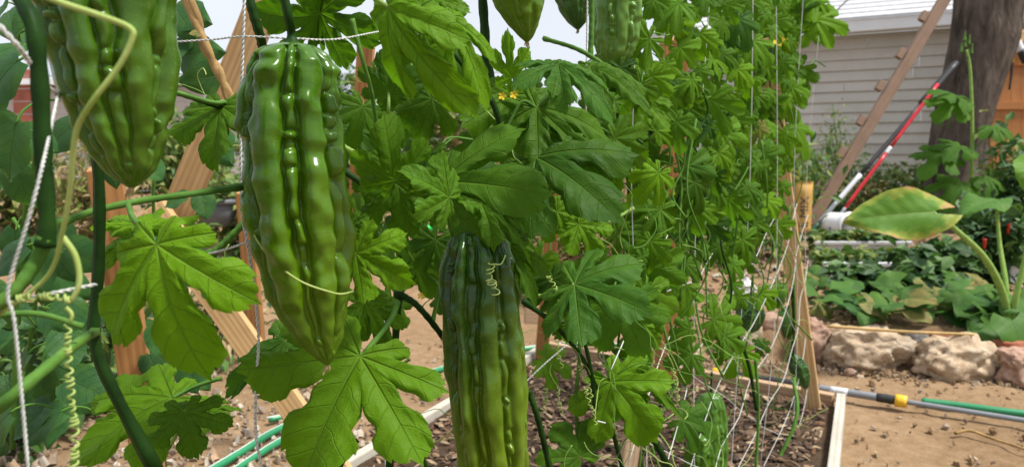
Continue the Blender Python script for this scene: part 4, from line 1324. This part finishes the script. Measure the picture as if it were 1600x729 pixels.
melon('large glossy green bitter melon hanging centre-left, its tip over the broad lobed leaf', [(66, 455, 459), (69, 432, 480), (75, 413, 500), (86, 399, 514), (105, 388, 524), (150, 379, 530), (200, 377, 534), (260, 378, 541), (320, 384, 547), (370, 393, 550), (420, 407, 550), (460, 421, 547), (500, 443, 541), (530, 463, 534), (552, 485, 526), (564, 501, 519), (571, 511, 514)], .74, 'melon_main', 31, 6, 8, .30, stalk=[(440, -30, .73), (450, 20, .73), (456, 50, .74)])
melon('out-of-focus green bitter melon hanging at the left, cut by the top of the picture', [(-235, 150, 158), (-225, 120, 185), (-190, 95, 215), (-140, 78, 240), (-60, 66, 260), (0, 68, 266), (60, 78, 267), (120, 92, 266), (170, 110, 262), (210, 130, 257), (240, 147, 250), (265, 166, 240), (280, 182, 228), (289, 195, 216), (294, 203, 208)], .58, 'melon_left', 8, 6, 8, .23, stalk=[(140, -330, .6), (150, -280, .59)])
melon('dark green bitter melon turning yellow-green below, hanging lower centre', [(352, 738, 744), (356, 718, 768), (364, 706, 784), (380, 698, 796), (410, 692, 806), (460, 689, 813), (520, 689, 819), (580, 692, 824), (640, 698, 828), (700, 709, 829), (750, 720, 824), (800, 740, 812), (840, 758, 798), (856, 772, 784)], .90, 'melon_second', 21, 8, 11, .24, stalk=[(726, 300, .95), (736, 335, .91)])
melon('pointed dark melon tip at top centre left of the pale warty one', [(-180, 775, 785), (-165, 755, 815), (-120, 750, 838), (-60, 754, 850), (0, 768, 850), (25, 783, 846), (45, 800, 839), (58, 812, 833), (66, 821, 826)], 1.05, 'melon_main', 33, 7, 8, .16, 160, 170)
melon('narrow dark melon between the pointed tip and the pale warty melon', [(-130, 890, 898), (-115, 872, 915), (-60, 864, 926), (0, 868, 926), (20, 876, 922), (36, 888, 915), (46, 900, 906)], 1.55, 'melon_dark', 36, 7, 8, .16, 120, 130)
melon('pale warty green bitter melon at the top right of centre', [(-170, 960, 968), (-155, 938, 990), (-100, 926, 1002), (-30, 924, 1004), (30, 926, 1003), (65, 929, 998), (88, 934, 988), (104, 944, 976), (112, 956, 964)], 1.3, 'melon_pale', 39, 7, 20, .20, 180, 200)
melon('small dark oval melon hanging inside the net near the plastic bag', [(464, 1170, 1176), (468, 1160, 1186), (478, 1152, 1194), (492, 1149, 1197), (506, 1154, 1192), (515, 1163, 1184), (520, 1172, 1176)], 2.5, 'melon_dark', 44, 7, 6, .2, 110, 110, stalk=[(1176, 430, 2.5), (1174, 450, 2.5)], stalk_r=.003)
melon('small dark melon hanging beside the right-hand pine post', [(552, 1236, 1242), (557, 1231, 1252), (570, 1231, 1262), (585, 1236, 1266), (598, 1246, 1265), (606, 1256, 1262)], 2.7, 'melon_dark', 47, 7, 6, .2, 110, 110, stalk=[(1238, 520, 2.7), (1238, 540, 2.7)], stalk_r=.003)
melon('pale green ribbed melon low in the net, the taller of the two', [(612, 1108, 1116), (616, 1096, 1126), (630, 1086, 1134), (660, 1080, 1139), (700, 1078, 1140), (750, 1080, 1136), (790, 1092, 1126), (806, 1106, 1112)], 2.25, 'melon_pale', 51, 7, 9, .18, 130, 150, stalk=[(1112, 580, 2.25), (1111, 600, 2.25)], stalk_r=.003)
melon('green melon low in the net, left and in front of the taller pale one', [(678, 1088, 1096), (682, 1078, 1108), (700, 1070, 1116), (740, 1066, 1120), (780, 1072, 1114), (810, 1088, 1100)], 2.1, 'melon_main', 54, 7, 9, .18, 120, 130)

# ------------------------------------------------------------------ vines
def vine(label, base): return thing('bitter_melon_vine', label, 'vine', base, 'bitter melon vines on the trellis')
vA = vine('bitter melon vine with thick dark stems along the left picture edge', Vector((-.42, .62, .04)))
vB = vine('bitter melon vine carrying the big lobed leaf under the main melon', Vector((-.16, .95, .04)))
vC = vine('bitter melon vine with large leaves above the lower centre melon', Vector((.02, 1.15, .04)))
vD = vine('bitter melon vine with blue-green and bright leaves at the near end of the net', Vector((.22, 1.45, .04)))
vE = vine('dense leafy bitter melon vine covering the middle of the net', Vector((.62, 2.1, .04)))
vF = vine('dense leafy bitter melon vine at the right end of the trellis', Vector((1.0, 2.7, .04)))
vG = vine('shaded bitter melon vine behind the centre leaves', Vector((-.1, 1.6, .04)))
CAMDIR = Vector((0, -1, .25))
def hl(v, x0, y0, Y0, x1, y1, Y1, tone, var=0, w=1.0, nrm=(0, -1, .35), blue=0, dry=0, pet=None, zs=1.0, pr=.0022, pm='stem_mid'):
    P0, P1 = at(x0, y0, Y0), at(x1, y1, Y1)
    o = put_leaf(HERO[var], P0, P1, nrm, w, tone, blue, dry, v, zs=zs)
    if pet:
        tube('petiole', [P0 + Vector((0, .002, 0))] + [at(*q) for q in pet], pr, pr * 1.15, MAT[pm], v, 16, 8, .1)
    return o
# -- left
hl(vA, 245, 382, .60, 268, 596, .57, .92, 7, 1.0, (-.15, -1, .25), pet=[(215, 350, .62), (205, 335, .64), (200, 318, .66)])
hl(vA, 215, 352, .72, 262, 318, .78, .95, 2, 1.1, (0, -.6, .6))
hl(vA, 205, 375, .74, 175, 330, .78, .8, 3, 1.1, (0, -.7, .5))
hl(vA, 345, 166, .86, 318, 246, .82, .35, 2, 1.15, (-.2, -1, .2), pet=[(352, 160, .86), (330, 160, .84), (268, 142, .82)])
hl(vA, 268, 622, .88, 92, 690, .80, .75, 0, .9, (0, -.6, .75), pet=[(300, 605, .9), (345, 590, .9)])
hl(vA, 205, 640, .95, 195, 565, 1.0, .55, 2, 1.0, (0, -.8, .5))
hl(vA, 288, 642, .80, 300, 716, .78, .32, 2, 1.25, (.1, -.9, .35), pet=[(280, 668, .82), (262, 700, .84), (240, 722, .84)], pm='stem_pale')
hl(vA, 292, 640, .82, 246, 672, .80, .25, 4, 1.0, (0, -.5, .8))
hl(vB, 445, 532, .86, 348, 588, .80, .3, 5, .55, (.2, -.5, .9), blue=.6)
hl(vA, 320, 640, .9, 350, 600, .95, .5, 1, 1.0, (0, -.7, .6))
# -- main big leaf
hl(vB, 562, 556, .80, 462, 724, .72, .70, 2, 1.22, (.05, -.85, .55), pet=[(575, 545, .83), (610, 500, .88), (622, 470, .9)], pr=.003)
hl(vB, 556, 396, .80, 636, 438, .78, .95, 2, .95, (.1, -1, .15))
hl(vB, 552, 350, .86, 560, 402, .84, .3, 4, .8, (-.5, -.8, .2))
hl(vB, 570, 470, .86, 560, 545, .84, .35, 5, .8, (.5, -.8, .2))
hl(vB, 585, 480, .9, 600, 545, .88, .3, 1, .9, (0, -.9, .3))
# -- centre
hl(vC, 618, 282, .90, 598, 196, .86, .42, 0, 1.0, (0, -1, .25), pet=[(650, 288, .92), (690, 300, .94)])
hl(vC, 622, 290, .92, 636, 380, .92, .2, 2, 1.05, (.2, -1, .1))
hl(vC, 692, 284, .92, 838, 284, .84, .42, 6, 1.0, (-.1, -.95, .4), blue=.25)
hl(vC, 702, 308, .86, 650, 262, .82, .62, 2, 1.0, (.2, -.9, .5), blue=.35)
hl(vC, 752, 318, .88, 842, 378, .84, .55, 5, .45, (.2, -.6, .9), blue=.3)
hl(vC, 838, 246, .96, 950, 296, .86, .12, 4, 1.0, (-.15, -.8, .6), blue=.2, pet=[(815, 250, .98), (790, 225, 1.0)])
hl(vC, 870, 102, .80, 806, 114, .76, .42, 6, .85, (0, -.7, .75), blue=.75)
hl(vC, 872, 100, .80, 958, 140, .74, .45, 7, .6, (.1, -.75, .7), blue=.75)
hl(vC, 606, 10, .70, 690, 172, .66, .80, 7, .6, (-.6, -.8, .25), pet=[(590, 0, .7), (560, -25, .7)], pm='stem_pale')
hl(vC, 645, 20, .74, 705, 110, .72, .72, 5, .8, (.3, -.9, .3))
hl(vC, 702, 28, .72, 772, 128, .68, .86, 7, .6, (.3, -.9, .4))
hl(vC, 670, -8, .76, 690, 55, .74, .55, 2, 1.0, (0, -.9, .4))
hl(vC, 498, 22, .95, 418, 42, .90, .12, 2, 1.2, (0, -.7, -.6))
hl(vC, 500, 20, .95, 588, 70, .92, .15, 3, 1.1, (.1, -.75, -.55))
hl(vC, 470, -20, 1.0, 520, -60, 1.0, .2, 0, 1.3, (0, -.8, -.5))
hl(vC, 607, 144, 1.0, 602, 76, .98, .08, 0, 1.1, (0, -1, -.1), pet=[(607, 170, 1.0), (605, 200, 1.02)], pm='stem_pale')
hl(vC, 800, 122, .92, 786, 50, .9, .85, 5, .7, (-.3, -1, .1))
hl(vC, 800, 148, 1.05, 812, 245, 1.0, .38, 2, 1.1, (.2, -1, .1))
hl(vC, 838, 168, 1.0, 968, 276, .92, .28, 3, .65, (-.2, -.6, .7), pet=[(815, 160, 1.0), (790, 205, 1.0)])
hl(vC, 922, 104, .84, 1016, 130, .78, .30, 4, .6, (0, -.6, .8))
hl(vC, 795, 384, .92, 846, 462, .88, .30, 5, .7, (.4, -.9, .3))
# -- near end of net
hl(vD, 898, 444, 1.12, 1012, 474, 1.04, .30, 3, 1.15, (-.05, -.8, .6), blue=.7, pet=[(880, 455, 1.14), (850, 462, 1.15), (818, 462, 1.15)], pm='stem_pale', pr=.003)
hl(vD, 955, 596, 1.22, 1026, 682, 1.16, .82, 0, 1.15, (-.05, -.95, .35), pet=[(975, 592, 1.24), (1005, 590, 1.26)], pm='stem_pale')
hl(vD, 906, 712, 1.2, 868, 656, 1.22, .30, 2, 1.3, (0, -.7, .75), blue=.2)
hl(vD, 975, 566, 1.3, 1064, 632, 1.22, .45, 5, .42, (-.1, -.7, .7))
hl(vD, 1008, 508, 1.3, 1016, 580, 1.28, .72, 1, .9, (.3, -.9, .3))
hl(vD, 905, 350, 1.2, 940, 400, 1.18, .75, 2, 1.0, (0, -.9, .4))
hl(vD, 870, 330, 1.2, 905, 385, 1.2, .65, 0, 1.0, (0, -.9, .4))
hl(vD, 1000, 150, 1.4, 985, 205, 1.35, .55, 2, 1.1, (0, -.9, .4))

# -- scattered leaves on the trellis: the trellis plane recedes to the right
def plane_Y(px):     # depth of the net where the ray of this column meets it
    a = (px - 800) / FPX
    # line X = .073 + (Y-1.1)*.572
    return (.073 - 1.1 * .572) / (a - .572)
def right_edge(y):
    return np.interp(y, [0, 40, 80, 110, 135, 170, 215, 260, 300, 400, 450, 520, 600, 729], [1285, 1298, 1235, 1262, 1275, 1225, 1262, 1238, 1246, 1222, 1245, 1235, 1180, 1140])
rs = random.Random(2024)
def panel_leaf(px, py, Y, size, tone, v, blue=0.0):
    P0 = at(px, py, Y)
    ang = rs.gauss(0, .8)
    d = Vector((math.sin(ang), rs.uniform(-.40, .12), -math.cos(ang) * .9 + .1)).normalized()
    n = Vector((rs.gauss(.08, .38), -1, rs.gauss(.34, .36)))
    return put_leaf(MIDL[rs.randrange(8)], P0, P0 + d * size, n, rs.uniform(.85, 1.2), tone, blue, 1.0 if rs.random() < .03 and Y > 1.8 else 0, v)
placed = []
def scatter_panel(n, xr, yr, dy, smin, smax, mind, tone, pick, dens=None):
    c = 0; tries = 0
    while c < n and tries < n * 60:
        tries += 1
        px, py = rs.uniform(*xr), rs.uniform(*yr)
        if px > right_edge(py) - 12: continue
        if dens and rs.random() > dens(px, py): continue
        if 880 < px < 1012 and py < 100: continue
        if 1015 < px < 1070 and (195 < py < 330 or 425 < py < 620) and rs.random() < .8: continue
        if px < 1012 and 225 < py < 420 and rs.random() < .75: continue
        if 1200 < px < 1290 and py > 330 and rs.random() < .6: continue
        Y = min(3.1, max(1.15, plane_Y(px))) + rs.uniform(*dy)
        s = rs.uniform(smin, smax)
        sp = s / Y * FPX * mind
        if any((px - a) ** 2 + (py - b) ** 2 < (sp ** 2) for a, b in placed): continue
        placed.append((px, py))
        panel_leaf(px, py, Y, s, max(0, min(1, rs.gauss(tone, .32))), pick(px), rs.choice([0, 0, .3, .6]))
        c += 1
pick = lambda px: vD if px < 1020 else (vE if px < 1150 else vF)
dens = lambda x, y: (1.0 if y < 250 else (.85 if y < 340 else (.5 if y < 420 else (.16 if y < 560 else .05)))) * (1.0 if x > 1060 else .6)
scatter_panel(150, (945, 1300), (-25, 660), (-.12, .05), .04, .092, .46, .66, pick, dens)
placed.clear()
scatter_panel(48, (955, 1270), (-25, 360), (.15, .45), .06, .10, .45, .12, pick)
for (px, py) in ((1235, 8), (1262, 22), (1285, 12), (1250, 50), (1282, 45), (1240, 95), (1262, 118), (1228, 130), (1215, 25), (1200, 70), (1245, 210), (1225, 240), (1235, 165), (1210, 190)):
    panel_leaf(px - 8, py - 14, 2.75 + rs.uniform(-.1, .1), rs.uniform(.09, .13), rs.gauss(.55, .2), vF)
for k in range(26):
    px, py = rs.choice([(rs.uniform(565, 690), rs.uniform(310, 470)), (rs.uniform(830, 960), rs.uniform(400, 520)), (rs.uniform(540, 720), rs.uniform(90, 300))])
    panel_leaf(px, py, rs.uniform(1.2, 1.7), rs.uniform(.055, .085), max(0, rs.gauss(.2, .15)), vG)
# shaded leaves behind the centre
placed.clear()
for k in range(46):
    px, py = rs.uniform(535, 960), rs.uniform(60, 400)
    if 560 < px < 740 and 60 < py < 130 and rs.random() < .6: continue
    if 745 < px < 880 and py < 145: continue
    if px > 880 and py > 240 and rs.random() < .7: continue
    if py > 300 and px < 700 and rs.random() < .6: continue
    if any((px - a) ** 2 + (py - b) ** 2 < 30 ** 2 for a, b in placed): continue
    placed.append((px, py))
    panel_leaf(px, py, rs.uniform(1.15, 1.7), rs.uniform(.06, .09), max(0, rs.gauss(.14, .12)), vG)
for k in range(8):
    panel_leaf(rs.uniform(840, 1010), rs.uniform(330, 560), rs.uniform(1.3, 1.7), rs.uniform(.06, .09), rs.gauss(.6, .15), vD)

# ------------------------------------------------------------------ main stems
def st(v, pts, r0, r1, mat='stem_dark', name='stem', n=30, sides=10, rib=.13):
    return tube(name, [at(*p) for p in pts], r0, r1, MAT[mat], v, n, sides, rib)
st(vA, [(10, -60, .5), (30, -5, .48), (52, 40, .47), (62, 120, .47), (68, 240, .47), (74, 340, .47), (70, 385, .47)], .0046, .0046)
st(vA, [(72, 370, .47), (55, 410, .47), (20, 455, .46), (-40, 500, .45)], .004, .004, 'stem_mid')
st(vA, [(118, -20, .66), (128, 60, .66), (150, 220, .66), (156, 330, .66), (154, 430, .66), (148, 530, .65), (178, 610, .65), (245, 735, .66)], .0042, .005)
st(vA, [(-30, 660, .5), (30, 610, .5), (90, 560, .54), (130, 530, .6), (149, 518, .648)], .0042, .0034, 'stem_mid')
st(vA, [(-20, 492, .55), (60, 490, .56), (130, 510, .57)], .0022, .002, 'stem_mid')
st(vA, [(90, 352, .66), (140, 332, .68), (210, 316, .7), (300, 303, .72), (380, 292, .76)], .0032, .003, 'stem_mid')
st(vA, [(262, 140, .82), (300, 152, .84), (345, 168, .86), (372, 180, .9)], .0032, .0028)
st(vA, [(384, -30, .86), (396, 20, .86), (408, 60, .87), (412, 85, .9)], .005, .005)
st(vB, [(310, 410, .95), (345, 385, .95), (385, 345, .95)], .005, .004, 'stem_mid')
st(vB, [(550, 30, .92), (566, 90, .92), (582, 150, .94), (592, 220, .96)], .0028, .0024, 'stem_mid')
st(vB, [(535, 265, .98), (570, 290, .98), (610, 325, 1.0)], .004, .004)
st(vB, [(535, 228, .92), (565, 245, .93), (600, 268, .94)], .003, .003, 'stem_pale')
st(vB, [(622, 455, .95), (616, 560, .98), (612, 640, 1.02), (608, 740, 1.05)], .0045, .0048)
st(vB, [(624, 458, .95), (655, 480, .95), (700, 535, .96)], .004, .0035)
st(vB, [(628, 640, 1.1), (645, 685, 1.1), (672, 740, 1.12)], .004, .004)
st(vB, [(556, 688, .95), (540, 712, .96), (525, 740, .96)], .0035, .0035)
st(vB, [(615, 700, 1.0), (680, 690, .98), (740, 640, .95), (760, 600, .92)], .0012, .0008, 'tendril', 'tendril', rib=0)
st(vC, [(752, -30, 1.1), (757, 40, 1.1), (762, 100, 1.1), (775, 160, 1.08), (790, 225, 1.05)], .006, .006)
st(vC, [(690, 60, .95), (735, 115, .95), (770, 160, .95), (790, 225, .96)], .0032, .004)
st(vC, [(850, 60, 1.15), (905, 78, 1.1), (960, 112, 1.1)], .003, .003, 'stem_mid')
st(vC, [(790, 225, 1.05), (850, 160, 1.0), (872, 140, .98)], .004, .003, 'stem_mid')
st(vC, [(925, -20, 1.2), (924, 40, 1.2), (922, 90, 1.2)], .004, .004, 'stem_mid')
st(vC, [(675, 505, .98), (690, 440, .98), (715, 405, .97), (735, 372, .95)], .0025, .0025, 'stem_mid')
st(vC, [(640, 560, 1.0), (600, 590, 1.0)], .002, .002, 'stem_pale')
st(vD, [(983, 205, 1.5), (984, 300, 1.5), (986, 380, 1.5), (984, 425, 1.5), (975, 520, 1.5)], .0055, .006)
st(vD, [(1000, 220, 1.5), (998, 280, 1.48), (988, 330, 1.48)], .003, .004, 'stem_mid')
st(vD, [(990, 325, 1.4), (955, 345, 1.38), (925, 355, 1.35), (890, 362, 1.3)], .0028, .0026, 'stem_pale')
st(vD, [(880, 455, 1.14), (896, 500, 1.15), (915, 540, 1.18), (925, 590, 1.2), (930, 640, 1.2)], .003, .003, 'stem_dark')
st(vD, [(818, 470, 1.1), (865, 505, 1.15), (900, 545, 1.18), (918, 575, 1.2), (950, 650, 1.25), (975, 740, 1.3)], .0035, .0032)
st(vD, [(905, 480, 1.2), (905, 560, 1.2), (900, 620, 1.22), (903, 690, 1.25)], .003, .003, 'stem_mid')
st(vD, [(826, 610, 1.0), (840, 650, 1.0), (862, 740, 1.02)], .004, .004)
st(vD, [(1010, 660, 1.35), (1030, 700, 1.35), (1055, 745, 1.38)], .006, .006)
st(vD, [(830, 462, 1.15), (870, 458, 1.14), (915, 440, 1.12)], .0025, .0022, 'stem_pale')
st(vE, [(1120, 490, 1.9), (1150, 520, 1.92), (1170, 570, 1.95), (1182, 640, 1.98)], .005, .004, 'stem_dark')
st(vE, [(1040, 560, 1.8), (1085, 575, 1.85), (1110, 590, 2.0)], .004, .003, 'stem_mid')
st(vE, [(1180, 560, 2.0), (1185, 640, 2.0), (1180, 740, 2.0)], .004, .004, 'stem_mid')
st(vF, [(1237, 450, 2.65), (1240, 500, 2.66), (1238, 560, 2.68)], .006, .005, 'stem_dark')
st(vF, [(1240, 590, 2.6), (1245, 650, 2.5), (1215, 720, 2.45), (1190, 760, 2.4)], .006, .006, 'stem_mid')
for k in range(44):       # thin vertical stems through the panel
    px = rs.uniform(960, 1240); Y = min(3.0, plane_Y(px)) + rs.uniform(-.1, .15)
    y0 = rs.uniform(60, 480); y1 = y0 + rs.uniform(120, 330)
    v = pick(px)
    st(v, [(px, y0, Y), (px + rs.uniform(-22, 22), y0 * .65 + y1 * .35, Y + rs.uniform(-.05, .05)), (px + rs.uniform(-25, 25), y0 * .3 + y1 * .7, Y), (px + rs.uniform(-45, 45), y1, Y)], rs.uniform(.0015, .0032), rs.uniform(.0013, .0026), rs.choice(['stem_dark', 'stem_mid', 'stem_mid']), n=18, sides=8)

# dried twisted vine at upper left
dv = thing('dried_vine', 'dry twisted brown vine stalk rising between left and main melon', 'dried vine', at(368, 190, 1.0))
for off in (0, 4, -3):
    tube('stalk', [at(284 + off, -20, 1.0), at(306 + off, 30, 1.0), at(322 - off, 75, 1.0 + off * .002), at(340 + off, 110, 1.0), at(358 - off, 150, 1.0), at(378 + off, 205, 1.0)], .005, .004, MAT['stem_dry'], dv, 30, 8, .1)
put_leaf(BEAN[0], at(318, 52, 1.0), at(298, 50, .98), (0, -1, .2), .7, .5, 0, 1, dv)

# ------------------------------------------------------------------ tendrils
def coil(v, a, b, r, turns, mat='tendril', rad=.0009, r_end=None):
    a, b = Vector(a), Vector(b)
    ax = (b - a).normalized(); u_ = ax.orthogonal().normalized(); w_ = ax.cross(u_)
    pts = []
    n = int(turns * 12)
    for i in range(n + 1):
        k = i / n; th = turns * 2 * math.pi * k
        rr_ = r + ((r_end if r_end is not None else r) - r) * k
        rr_ *= .95 + .8 * noise.noise(Vector((k * 7, turns * .37, r * 100)))
        kk = k + .035 * math.sin(k * 15 + turns) + .02 * math.sin(k * 41)
        pts.append(a + (b - a) * kk + u_ * (r * .9 * math.sin(k * 5 + turns)) + u_ * (rr_ * math.cos(th)) + w_ * (rr_ * math.sin(th)))
    v_, f_ = tube_geo(pts, rad, 6)
    return mesh_obj('tendril', v_, f_, MAT[mat], v)
st(vA, [(60, -10, .42), (100, 6, .42), (160, 26, .42), (203, 44, .42), (206, 62, .42), (185, 105, .42), (140, 165, .42), (118, 210, .43), (110, 290, .44), (98, 360, .45), (75, 430, .46), (0, 490, .46)], .0018, .0013, 'tendril', 'tendril', 70, 10, 0)
st(vA, [(98, 370, .46), (118, 400, .46), (124, 440, .46), (112, 470, .46)], .0019, .0016, 'tendril', 'tendril', 20, 8, 0)
coil(vA, at(112, 468, .46), at(20, 463, .46), .0018, 9, rad=.0009)
coil(vA, at(110, 500, .47), at(112, 740, .46), .0019, 26, rad=.0007)
st(vA, [(103, 480, .47), (112, 490, .47), (110, 502, .47)], .0014, .0012, 'tendril', 'tendril', 8, 6, 0)
# the tendril lying across the main melon
tr_ = []
for (x, y) in ((374, 325), (390, 352), (405, 380), (428, 408), (455, 430), (480, 444), (510, 454), (532, 459), (552, 455)):
    cx = np.interp(y, [320, 370, 420, 460], [465, 471, 478, 484]); rw = np.interp(y, [320, 370, 420, 460], [82, 79, 72, 63])
    q = min(1, abs(x - cx) / rw)
    tr_.append((x, y, .74 - math.sqrt(max(.0, 1 - q * q)) * rw * px2m(.74) - .0035))
st(vB, tr_, .0011, .0009, 'tendril', 'tendril', 50, 6, 0)
coil(vC, at(768, 410, .835), at(770, 458, .84), .0045, 6, rad=.0007)
st(vC, [(790, 398, .84), (783, 412, .838), (770, 412, .835)], .0007, .0007, 'tendril', 'tendril', 8, 6, 0)
def rnd_tendril(v, px, py, Y, s, mat='tendril', r=.0009):
    P = at(px, py, Y); pts = [P]
    d = Vector((rs.uniform(-1, 1), rs.uniform(-.4, .4), rs.uniform(-1, .6))).normalized()
    for k in range(6):
        d = (d + Vector((rs.uniform(-1, 1), rs.uniform(-.5, .5), rs.uniform(-1, .8))) * .75).normalized()
        pts.append(pts[-1] + d * s / 6)
    tube('tendril', pts, r, r * .6, MAT[mat], v, 36, 5)
for k in range(36):
    px, py = rs.uniform(270, 400), rs.uniform(100, 430)
    if k > 9: px, py = rs.uniform(560, 1000), rs.uniform(60, 700)
    v = vA if px < 420 else (vC if px < 830 else vD)
    rnd_tendril(v, px, py, rs.uniform(.85, 1.4), rs.uniform(.04, .11), rs.choice(['tendril', 'stem_pale', 'stem_mid']), .0007)
for k in range(80):
    px, py = rs.uniform(960, 1250), rs.uniform(330, 700)
    rnd_tendril(pick(px), px, py, plane_Y(px) - rs.uniform(0, .15), rs.uniform(.1, .25), rs.choice(['tendril', 'stem_pale', 'stem_mid']), .001)
for k in range(7):
    px, py = rs.uniform(850, 1060), rs.uniform(400, 640)
    Y = rs.uniform(1.1, 1.5); P = at(px, py, Y)
    coil(vD, P, P + Vector((rs.uniform(-.02, .02), 0, -rs.uniform(.03, .07))), .0028, rs.randint(5, 9), rad=.0008)
for (px, py, Y, v) in ((1216, 62, 2.4, vF), (785, 150, 1.0, vC), (803, 148, .98, vC), (1060, 295, 1.75, vE), (658, 462, 1.1, vC), (572, 462, .95, vB)):
    P = at(px, py, Y); V, F = [], []
    s = .006 if Y < 1.2 else .022
    for q in range(5):
        a_ = q * 2 * math.pi / 5
        e1 = Vector((math.cos(a_), -.25, math.sin(a_))); e2 = Vector((math.cos(a_ + .5), -.1, math.sin(a_ + .5))); e3 = Vector((math.cos(a_ - .5), -.1, math.sin(a_ - .5)))
        k = len(V); V += [P, P + e2 * s * .7, P + e1 * s, P + e3 * s * .7]; F.append((k, k + 1, k + 2, k + 3))
    mesh_obj('flower', V, F, MAT['petal'], v)

# ------------------------------------------------------------------ strings and net
def cord(label, pts, r=.0016, pitch=.011):
    o = twine('garden_string', [at(*p) for p in pts], r, MAT['cord'], None, pitch)
    tag(o, label, 'cord', 'white trellis cords')
cord('white twisted cord hanging vertically just left of the main melon', [(383, -40, .80), (380, 60, .80), (376, 200, .80), (378, 330, .80), (386, 375, .79), (397, 450, .78), (404, 530, .78), (400, 600, .78), (400, 680, .78), (412, 745, .78)], .0017)
cord('white twisted cord slanting at the left picture edge', [(-20, 20, .44), (30, 75, .45), (60, 120, .49), (90, 150, .56), (150, 200, .68)], .0016)
cord('white twisted cord running down the lower left picture edge', [(110, 40, .68), (96, 120, .6), (82, 190, .49), (66, 260, .45), (45, 340, .44), (20, 420, .44), (12, 462, .44), (22, 500, .44), (33, 610, .44), (45, 745, .44)], .0011, .007)
cord('white cord running level behind the left tendrils', [(-20, 474, .46), (20, 470, .46), (80, 458, .47), (150, 444, .5)], .0012)
cord('thin white cord crossing above the main melon top', [(262, 66, .83), (330, 62, .82), (380, 57, .80), (455, 60, .80), (520, 62, .84), (580, 52, .9), (640, 40, 1.0)], .0011)
cord('white cord tied level between melon string and leaf at left', [(310, 400, .84), (350, 390, .81), (386, 378, .79), (410, 368, .82)], .0014)
cord('thin white wire behind the centre leaves', [(615, 175, 1.3), (660, 180, 1.3), (700, 186, 1.3)], .0014)
cord('white cord hanging at top centre right', [(918, -20, 1.15), (917, 60, 1.15), (916, 140, 1.15), (914, 260, 1.2), (912, 330, 1.25)], .0014)
cord('slack white cord behind the lower right of the second melon', [(740, 680, 1.2), (860, 560, 1.25), (960, 490, 1.3), (1080, 440, 1.5)], .0013)
cord('white cord hanging behind the big lobed leaf', [(600, 480, 1.15), (601, 600, 1.15), (602, 740, 1.15)], .0013)
cord('fine white cord dropping from the blue-green leaf', [(935, 440, 1.3), (938, 520, 1.3), (950, 600, 1.32), (968, 740, 1.35)], .0013)
net = thing('trellis_net', 'white string net with wide diamond meshes stretched along the trellis', 'net', Vector((.6, 2.0, .05)))
A0, D0 = Vector((.10, 1.15, 0)), Vector((1.10, 1.90, 0))
def netp(s, z):
    return A0 + D0 * s + Vector((.02 * math.sin(s * 9 + z * 3), -.02 + .02 * math.sin(s * 5), z))
K = 5
for i in range(-5, 2 * K):
    for sg in (1, -1):
        pts = []
        s0 = i / K
        for k in range(15):
            z = .86 * k / 14
            s_ = s0 + sg * z * .95
            if -.0 <= s_ <= 1.0:
                q = netp(s_, z + .02)
                w_ = .007
                pts.append(q + Vector((rs.uniform(-w_, w_), rs.uniform(-w_, w_), rs.uniform(-w_, w_))))
        if len(pts) >= 3:
            tube('cord', pts, .0011, .0011, MAT['net'], net, len(pts) * 3, 5)
for s_ in (0.12, .3, .47, .62, .8, .93):
    tube('upright_cord', [netp(s_, .03), netp(s_ + .01, .5), netp(s_ - .005, 1.0), netp(s_, 1.75)], .001, .001, MAT['net'], net, 14, 5)

# ------------------------------------------------------------------ dark bean plants at left
bb = gpt(30, 1.7)
bp1 = thing('bean_plant', 'dark-leaved climbing bean at the upper left edge behind the stems', 'bean plant', gpt(40, 1.5))
bp2 = thing('bean_plant', 'dark bushy bean plant low at the left edge over the gravel', 'bean plant', gpt(40, 1.9))
bp3 = thing('bean_plant', 'bean plant with broad dark leaves between the left melon and the braces', 'bean plant', gpt(290, 2.2))
for (v, xr, yr, Yr, n_, tn) in ((bp1, (-30, 130), (0, 290), (1.0, 1.5), 15, .3), (bp2, (-30, 110), (350, 650), (1.2, 1.9), 50, .15), (bp3, (160, 330), (150, 420), (1.3, 1.9), 14, .25), (bp2, (100, 330), (420, 620), (1.5, 2.0), 12, .12)):
    for k in range(n_):
        px, py, Y = rs.uniform(*xr), rs.uniform(*yr), rs.uniform(*Yr)
        P = at(px, py, Y)
        d = Vector((rs.gauss(0, .8), rs.uniform(-.6, .1), -rs.uniform(.1, .8))).normalized()
        put_leaf(BEAN[rs.randrange(3)], P, P + d * rs.uniform(.055, .09), (rs.gauss(0, .4), -.8, .6), rs.uniform(.95, 1.25), max(0, rs.gauss(tn, .12)), rs.uniform(.1, .8), 0, v)
for (v, pts) in ((bp1, [(20, 700, 1.4), (30, 400, 1.35), (60, 200, 1.3), (40, -20, 1.3)]), (bp2, [(50, 800, 1.7), (40, 600, 1.65), (60, 420, 1.6), (20, 340, 1.6)]), (bp3, [(260, 800, 1.8), (250, 500, 1.75), (240, 300, 1.7), (260, 160, 1.7)])):
    st(v, pts, .004, .003, 'stem_mid', n=20)
# small leaves at top left against the sky
for (x0, y0, x1, y1, tn) in ((272, 10, 290, 40, .3), (285, 25, 305, 20, .35), (285, 90, 320, 70, .4), (275, 60, 262, 85, .3)):
    put_leaf(BEAN[1], at(x0, y0, 1.25), at(x1, y1, 1.2), (0, -1, .3), 1.2, tn, .5, 0, bp3)
o = put_leaf(BEAN[0], at(342, 118, 1.1), at(286, 130, 1.05), (0, -.8, -.3), 1.0, .15, 0, 0, bp3)
